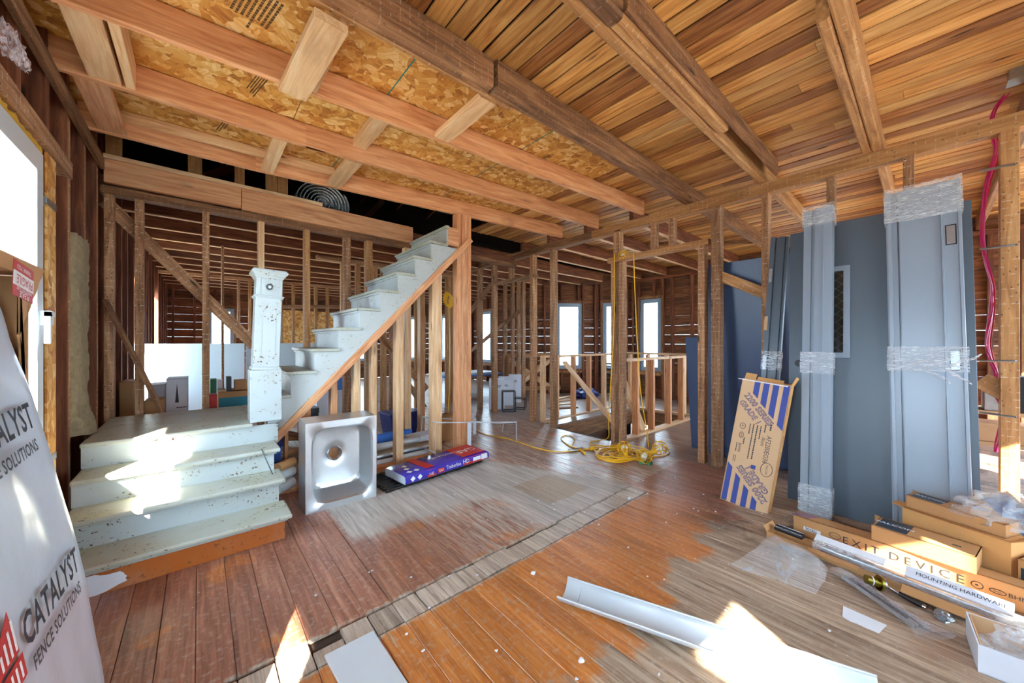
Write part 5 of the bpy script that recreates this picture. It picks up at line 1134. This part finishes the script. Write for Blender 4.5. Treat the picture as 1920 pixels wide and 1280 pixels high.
pl_ = [(-0.405, 1.86, 0.0), (-0.405, 1.96, 0.0), (-0.405, 1.80, 1.16)] + [(-0.405, 1.775 + 0.0225 * k + 0.006 * math.sin(k * 2.2), 1.27 + 0.0225 * k) for k in range(10)] + [(-0.405, 2.0, 1.497), (-0.405, 1.32, 1.49), (-0.405, 1.32, 1.452), (-0.405, 1.78, 1.452)]
MB().prism([(-0.405, 1.84, 0.0), (-0.405, 1.98, 0.0), (-0.405, 1.86, 1.10)] + pl_[3:], (-0.006, 0, 0)).obj('side_panel', 'card', fgb); MB().prism([(-0.545, 1.84, 0.0), (-0.545, 1.98, 0.0), (-0.545, 1.98, 1.49), (-0.545, 1.84, 1.49)], (-0.006, 0, 0)).obj('side_panel', 'card', fgb); MB().box((-0.545, 1.84, 0.0), (-0.405, 1.846, 1.45)).obj('end_panel', 'card', fgb)
sc_ = V((-0.4045, 1.80, 1.43)); sxd = V((0, -1, 0.10)); syd = V((0, -0.10, -1))
plate(fgb, 'sticker', sc_, sxd, syd, 0.165, 0.105, 'inkr'); plate(fgb, 'sticker_band', sc_ + V((0.001, 0, 0)), sxd, syd, 0.165, 0.042, 'inkw')
text(fgb, 'FRAGILE', 0.038, sc_ + V((0.002, 0, 0)), sxd, syd, 'inkr', sx=0.95); text(fgb, 'THANK YOU', 0.02, sc_ + V((0.001, 0, 0.036)), sxd, syd, 'inkw'); text(fgb, 'HANDLE WITH CARE', 0.013, sc_ + V((0.001, 0, -0.0275)), sxd, syd, 'inkw'); text(fgb, 'PLEASE', 0.026, sc_ + V((0.001, 0, -0.041)), sxd, syd, 'inkw')
# ---------------------------------------------------------------- mineral wool batt, fluff, foil roll
rows = []
for i in range(46):
    z = 0.66 + 1.26 * i / 45; row = []; bot = max(0, 1 - i / 7.0)
    for j in range(22):
        t = j / 21.0; y = 3.445 + 0.345 * t; e = math.sin(math.pi * t) ** 0.4
        x = -0.60 + 0.035 * e + 0.016 * noise3((y * 14, z * 9, 3)) + 0.010 * noise3((y * 45, z * 38, 5)) + 0.05 * bot * e
        row.append(V((x, y + 0.012 * noise3((y * 9, z * 6, 8)), z + (0.02 * noise3((y * 16, 4, 1)) if i in (0, 45) else 0) - 0.02 * bot * t)))
    row += [V((-0.698, 3.79, z)), V((-0.698, 3.445, z))]; rows.append(row)
mb = MB(); mb.grid(rows, wrap=True); mb.add(rows[0], [tuple(range(24))]); mb.add(rows[-1], [tuple(range(23, -1, -1))]); o = mb.obj('insulation_batt', 'rock'); tag(o, 'shaggy brown mineral wool batt hanging between the dark studs above the landing', 'insulation')
for (u, v, s_) in ((18, 85, 1.0), (40, 108, 0.6)):
    p = atx(u, v, -0.545); o = crumple('insulation_fluff', 'wisp of pale fluff caught on the dark header over the window' if s_ == 1 else 'small trailing wisp of pale fluff below the larger one', 'fluff', p - V((0, 0, 0.03)), 0.03 * s_, 0.10 * s_, 0.055 * s_, 'web', 3 + s_, rough=0.6, freq=4)
fr0 = aty(606, 380, 4.47); fr_t = thing('foil_roll', 'coiled roll of silver foil insulation lying on the beam in the dark attic', 'insulation roll', (fr0.x, 4.49, fr0.z))
sp_ = []
for k in range(320):
    a = k * 0.14; r = 0.045 + 0.0054 * a; sp_.append((r * math.cos(a), r * math.sin(a)))
mb = MB(); mb.grid([[V((x, -0.02 + 0.006 * noise3((x * 40, z * 40, 1)), z * 0.93)) for x, z in sp_], [V((x, 0.30, z * 0.93)) for x, z in sp_]]); o = mb.obj('foil_sheet', 'foil', fr_t); sd = o.modifiers.new('thick', 'SOLIDIFY'); sd.thickness = 0.010
# ---------------------------------------------------------------- things stored behind the landing
for k, (x0, x1) in enumerate(((-0.70, 0.52), (0.54, 1.75))):
    o = MB().box((x0, 6.86 + 0.02 * k, 0.0), (x1, 6.88 + 0.02 * k, 1.22)).obj('drywall_sheet', 'drywall'); tag(o, ('pale blue drywall sheet standing on edge by the window wall beyond the landing', 'pale blue drywall sheet standing on edge behind the newel post')[k], 'drywall')
def simple_box(name, label, u0, u1, v_top, Y, depth, mat, z0=0.0, group=None, prints=()):
    a = aty(u0, v_top, Y); b = aty(u1, v_top, Y); H = a.z - z0; W = b.x - a.x
    t = carton(name, label, frame_m((a.x, Y, z0), (1, 0, 0), (0, 1, 0)), W, depth, H, mat, group=group)
    for (txt, sz, fx_, fz_, m_) in prints: text(t, txt, sz, (W * fx_, 0, H * fz_), (1, 0, 0), (0, 0, 1), m_)
    return t, W, H
t, W, H = simple_box('moving_carton', 'white moving carton with a black tree print behind the second stud', 312, 352, 711, 5.05, 0.35, 'cardw', prints=())
for (fx_, fz_, w_, h_) in ((0.72, 0.66, 0.08, 0.010), (0.72, 0.58, 0.08, 0.014), (0.3, 0.42, 0.13, 0.02), (0.5, 0.30, 0.26, 0.028), (0.4, 0.24, 0.15, 0.02)): bars(t, (W * fx_, 0, H * fz_), (1, 0, 0), (0, 0, 1), w_, h_, 1, rag=False)
MB().prism([(W * .4, -0.0008, H * .72), (W * .58, -0.0008, H * .72), (W * .49, -0.0008, H * .95)], (0, 0.0008, 0)).obj('printed_logo', 'ink', t)
simple_box('white_carton', 'plain white carton standing beside the printed moving carton', 277, 309, 722, 5.15, 0.3, 'cardw'); simple_box('brown_carton', 'tall brown carton between the first two studs of the back wall', 224, 250, 717, 5.2, 0.4, 'card')
simple_box('brown_carton', 'low brown carton behind the leaning stick', 270, 306, 752, 4.75, 0.25, 'card'); simple_box('red_carton', 'small red printed carton behind the back wall stud', 393, 407, 741, 5.0, 0.2, 'inkr')
t, W, H = simple_box('teal_carton', 'flat brown carton with a teal printed front behind the newel post', 409, 470, 735, 5.05, 0.35, 'card'); plate(t, 'printed_band', (W / 2, -0.0005, H - 0.12), (1, 0, 0), (0, 0, 1), W * 0.94, 0.11, 'teal')
za = aty(409, 735, 5.05).z
for (u0, u1, vt, m_, lab) in ((394, 406, 711, 'green', 'green printed carton on the stacked boxes behind the landing stud'), (408, 417, 712, 'cardw', 'white faced small carton next to the green printed one'), (424, 434, 707, 'black', 'black and green carton on top of the teal fronted one'), (440, 463, 713, 'card', 'brown paper sack like carton nearest the newel post')):
    zb_ = 0.0 if u0 < 409 else za + 0.001
    t, W, H = simple_box('small_carton', lab, u0, u1, vt, 5.1 if u0 >= 409 else 5.45, 0.15, m_, z0=zb_, group='small cartons behind the landing')
# ---------------------------------------------------------------- things under the stair
tt = thing('storage_tote', 'navy plastic storage tote on the floor behind the stair studs', 'tote', (2.02, 4.62, 0), 0.1)
mb = MB(); mb.add([(-.17, -.12, 0), (.17, -.12, 0), (.17, .12, 0), (-.17, .12, 0), (-.21, -.15, .30), (.21, -.15, .30), (.21, .15, .30), (-.21, .15, .30)], [(0, 3, 2, 1), (0, 1, 5, 4), (1, 2, 6, 5), (2, 3, 7, 6), (3, 0, 4, 7)]); o = mb.obj('tub', 'navy', tt); o.modifiers.new('t', 'SOLIDIFY').thickness = 0.004; lbox(tt, 'lid', (-.225, -.165, .30), (.225, .165, .325), 'navy', 0.008)
for x in (-0.1, 0.0, 0.1): lbox(tt, 'rib', (x - 0.008, -0.146, 0.05), (x + 0.008, -0.13, 0.29), 'navy')
o = MB().box((1.50, 4.20, 0.03), (2.0, 4.27, 0.16)).obj('plastic_tray', 'blue'); o.modifiers.new('b', 'BEVEL').width = 0.012; tag(o, 'bright blue plastic tray lying in front of the navy tote', 'tray')
o = MB().tube([(0.75, 3.70, 0.061), (1.72, 3.74, 0.061), (1.98, 3.75, 0.061)], 0.06, 20).obj('duct_pipe', 'galv'); tag(o, 'round galvanised duct pipe lying behind the stair studs', 'pipe')
for (y, z, r, x1) in ((3.575, 0.031, 0.03, 1.95), (3.86, 0.10, 0.045, 2.02)):
    o = MB().tube([(0.72, y, z), (x1, y + 0.06, z)], r, 14).obj('plastic_pipe', 'upvc'); tag(o, 'white plastic pipe in front of the galvanised duct' if r < .04 else 'white plastic pipe behind the galvanised duct', 'pipe', 'white pipes under the stair')
for k in range(3): pass
carton('tile_carton', 'flat white and purple tile carton under the stair by the last stud', frame_m((1.86, 3.92, 0.0), (1, 0.1, 0), (-0.1, 1, 0)), 0.36, 0.2, 0.13, 'cardw'); carton('brown_carton', 'brown carton with open flap beside the tall fir post', frame_m((2.25, 3.95, 0.0), (1, 0.1, 0), (-0.1, 1, 0)), 0.28, 0.25, 0.30, 'card', flaps=(((0, 0, 0.30), (1, 0, 0), (0, -0.6, 0.5), 0.28, 0.1),))
t, W, H = simple_box('appliance_carton', 'large white carton with a bright blue printed band beyond the stair studs', 594, 664, 688, 5.5, 0.4, 'cardw'); plate(t, 'printed_band', (W / 2, -0.0005, H * 0.72), (1, 0, 0), (0, 0, 1), W, H * 0.20, 'blue')
for k, (a, b, m_) in enumerate((((0.62, 4.55, 0.30), (0.98, 4.75, 0.12), 'dark'), ((0.55, 4.86, 0.16), (0.95, 4.90, 0.10), 'beamp'), ((0.58, 4.5, 0.05), (1.05, 4.6, 0.05), 'pine'))):
    o = beam('timber_offcut', None, a, b, 0.09, 0.05, m_); tag(o, ('dark board offcut tilted on the heap under the stair', 'pale offcut leaning under the dark tilted board', 'pine offcut flat on the floor under the stair')[k], 'timber', 'offcuts under the stair')
for (x, y, z, w, d_, h_, m_, nm, lab) in ((0.47, 3.62, 0.0, 0.06, 0.12, 0.36, 'blue', 'blue_crate', 'blue plastic crate end behind the fir trim by the steps'), (0.46, 3.58, 0.36, 0.08, 0.12, 0.10, 'navy', 'tool_bag', 'dark blue tool bag on the crate behind the trim'), (0.93, 5.0, 0.0, 0.20, 0.2, 0.42, 'pewter', 'metal_case', 'grey metal case beyond the sink top')):
    t = thing(nm, lab, 'crate' if 'crate' in nm else 'case', (x, y, z)); lbox(t, 'shell', (0, 0, 0), (w, d_, h_ * 0.85), m_, 0.01); lbox(t, 'rim_band', (-0.004, -0.004, h_ * 0.85), (w + 0.004, d_ + 0.004, h_), m_, 0.004)
for k, (z, r) in enumerate(((0.30, 0.035), (0.22, 0.04), (0.12, 0.045))):
    o = MB().tube([(0.44, 3.20 + 0.03 * k, z), (0.56, 3.30 + 0.03 * k, z)], r, 12).obj('roll_end', ('card', 'upvc', 'upvc')[k]); tag(o, ('brown cardboard tube end between the steps and the sink', 'white tube end under the brown cardboard tube', 'lowest white tube end beside the steps')[k], 'tube', 'tube ends beside the steps')
# ---------------------------------------------------------------- things in the room beyond the stud wall
for k, (p, w, d_, h_, lab) in enumerate((((4.02, 5.28), 0.28, 0.3, 0.55, 'tall white carton seen between the two far studs'), ((4.42, 5.50), 0.30, 0.3, 0.50, 'white carton with open flaps beside the black wire crates'), ((4.78, 5.62), 0.26, 0.3, 0.56, 'white carton with black print nearest the trestle'))):
    t = carton('white_carton', lab, frame_m((p[0], p[1], 0), (0.76, -0.65, 0), (0.65, 0.76, 0)), w, d_, h_, 'cardw', open_top=(k == 1), group='white cartons beyond the stud wall', flaps=(((0, 0, h_), (1, 0, 0), (0, -0.5, 0.8), w, 0.09),) if k == 1 else ())
    bars(t, (w / 2, 0, h_ * 0.8), (1, 0, 0), (0, 0, 1), w * 0.6, 0.012, 2, 'pewter')
def wire_crate(label, o, rz, w, d_, h_):
    t = thing('lantern_frame', label, 'lantern', o, rz, 'black lantern frames')
    for x in (0, w):
        for y in (0, d_): lbox(t, 'post', (x - 0.008, y - 0.008, 0), (x + 0.008, y + 0.008, h_), 'pewter')
    for z in (0.008, h_):
        for y in (0, d_): lbox(t, 'rail', (0, y - 0.007, z - 0.007), (w, y + 0.007, z + 0.007), 'pewter')
        for x in (0, w): lbox(t, 'rail', (x - 0.007, 0, z - 0.007), (x + 0.007, d_, z + 0.007), 'pewter')
    lbox(t, 'top_plate', (0, 0, h_), (w, d_, h_ + 0.004), 'pewter'); return t
wire_crate('upright black lantern frame on the floor in front of the white cartons', (4.05, 4.92, 0), -0.6, 0.22, 0.2, 0.36); wire_crate('smaller black lantern frame lying beside the upright one', (4.38, 5.0, 0), -0.9, 0.2, 0.18, 0.2)
tz_ = thing('sawhorse', 'rough timber trestle with crossed braces standing on the far boards', 'sawhorse', (0, 0, 0))
SA, SB = V((5.25, 6.35, 0)), V((6.35, 5.72, 0)); sd_ = (SB - SA).normalized(); sn = V((-sd_.y, sd_.x, 0))
beam('top_beam', tz_, SA + Z * 0.93, SB + Z * 0.93, 0.09, 0.09, 'beamp')
for (p) in (SA + sd_ * 0.1, SB - sd_ * 0.1):
    for s_ in (-1, 1): beam('leg', tz_, p + sn * s_ * 0.34, p + sn * s_ * 0.03 + Z * 0.93, 0.05, 0.09, 'beamp')
for s_ in (-1, 1): beam('brace', tz_, SA + sd_ * 0.12 + sn * s_ * 0.06 + Z * 0.85, SB - sd_ * 0.2 + sn * s_ * 0.28 + Z * 0.2, 0.03, 0.08, 'pine'); beam('brace', tz_, SB - sd_ * 0.12 + sn * s_ * 0.06 + Z * 0.85, SA + sd_ * 0.2 + sn * s_ * 0.28 + Z * 0.2, 0.03, 0.08, 'pine')
beam('foot_rail', tz_, SA + sn * -0.28 + Z * 0.2, SB + sn * -0.28 + Z * 0.2, 0.04, 0.09, 'old')
for k, (x, y, z, w, d_) in enumerate(((4.2, 7.0, 0.42, 1.6, 0.9), (4.3, 7.1, 0.46, 1.4, 0.8))):
    o = MB().box((x, y, z), (x + w, y + d_, z + 0.035)).obj('foam_board', 'blue' if k == 0 else 'drywall'); tag(o, ('light blue foam board lying flat on trestles past the white cartons', 'pale foam board on top of the light blue one')[k], 'foam board')
o = thing('low_bench', 'low timber bench under the pale blue foam boards', 'bench'); 
for x in (4.4, 5.6):
    for y in (7.15, 7.75): beam('leg', o, (x, y, 0), (x, y, 0.38), 0.06, 0.06, 'old')
for y in (7.15, 7.75): beam('rail', o, (4.3, y, 0.40), (5.7, y, 0.40), 0.06, 0.04, 'old')
o = crumple('tarp', 'crumpled dark blue tarpaulin on the floor under the bay window', 'tarpaulin', (6.55, 5.05, 0.0), 0.34, 0.22, 0.13, 'navy', 6, rough=0.4); 
for k in range(4):
    a = V((4.9 + 0.3 * k, 4.6 + 0.22 * k, 0.001)); o = beam('board_offcut', None, a + Z * 0.012, a + V((0.5, -0.25 + 0.1 * k, 0.012)), 0.10, 0.02, 'pine' if k % 2 else 'old'); tag(o, ('old board offcut nearest the lantern frames on the far floor', 'pale board offcut behind the lantern frames', 'old board offcut in the middle of the far floor', 'pale board offcut near the trestle foot', 'old board offcut nearest the bay')[k], 'timber', 'board offcuts on the far floor')
rd = thing('radiator', 'black slatted metal rack standing below the bay windows', 'rack', (7.2, 4.7, 0), -0.9)
for k in range(6): lbox(rd, 'slat', (-0.2, -0.02, 0.12 + 0.12 * k), (0.2, 0.02, 0.16 + 0.12 * k), 'pewter')
for x in (-0.2, 0.2): lbox(rd, 'post', (x - 0.015, -0.02, 0), (x + 0.015, 0.02, 0.85), 'pewter')
# shelf of parts past the wide stud
sf = thing('steel_shelving', 'low steel shelf seen past the wide stud', 'shelf', (5.15, -0.62, 0))
for z in (0.35, 0.62): lbox(sf, 'shelf_board', (0, 0, z), (0.4, 0.55, z + 0.03), 'cardp')
for (x, y) in ((0, 0), (0.38, 0), (0, 0.53), (0.38, 0.53)): lbox(sf, 'post', (x, y, 0), (x + 0.02, y + 0.02, 1.0), 'galv')
for k, (y, z, w, h_, m_, lab) in enumerate(((-0.58, 0.652, 0.10, 0.30, 'pewter', 'dark steel bracket box on the upper shelf past the wide stud'), (-0.44, 0.652, 0.12, 0.22, 'galv', 'galvanised fitting box on the upper shelf'), (-0.28, 0.652, 0.12, 0.26, 'black', 'black case on the upper shelf next to the galvanised box'), (-0.55, 0.382, 0.4, 0.16, 'cardp', 'long pale carton on the lower shelf past the wide stud'))):
    t = thing('parts_box', lab, 'box', (5.18, y, z)); lbox(t, 'box_shell', (0, 0, 0), (0.25, w, h_ * 0.8), m_, 0.004); lbox(t, 'box_lid', (-0.004, -0.004, h_ * 0.8), (0.254, w + 0.004, h_), m_, 0.003)
# small litter on the floor
db = MB()
for k in range(60):
    p = V((R_(0.3, 3.3), R_(0.25, 2.7), 0))
    if 0.3 < p.x < 0.65 and p.y < 1.7: continue
    db.prism([p + V((0.006 * math.cos(a) * R_(.5, 1.6), 0.005 * math.sin(a) * R_(.5, 1.6), 0.0006)) for a in (0, 1.1, 2.2, 3.1, 4.3, 5.3)], (0, 0, 0.003))
o = db.obj('plaster_debris', 'paper'); o['kind'] = 'stuff'; tag(o, 'tiny white plaster crumbs scattered over the worn floorboards', 'debris')
for (u, v, lab) in ((1180, 935, 'white plaster lump on the boards between the yellow cord and the clear bag'), (1000, 1075, 'white plaster lump beside the head of the light trough'), (1090, 1240, 'white plaster lump on the orange floor below the light trough')):
    p = atz(u, v, 0); o = crumple('plaster_lump', lab, 'plaster', p, 0.014, 0.012, 0.008, 'paper', u, 10, 6)
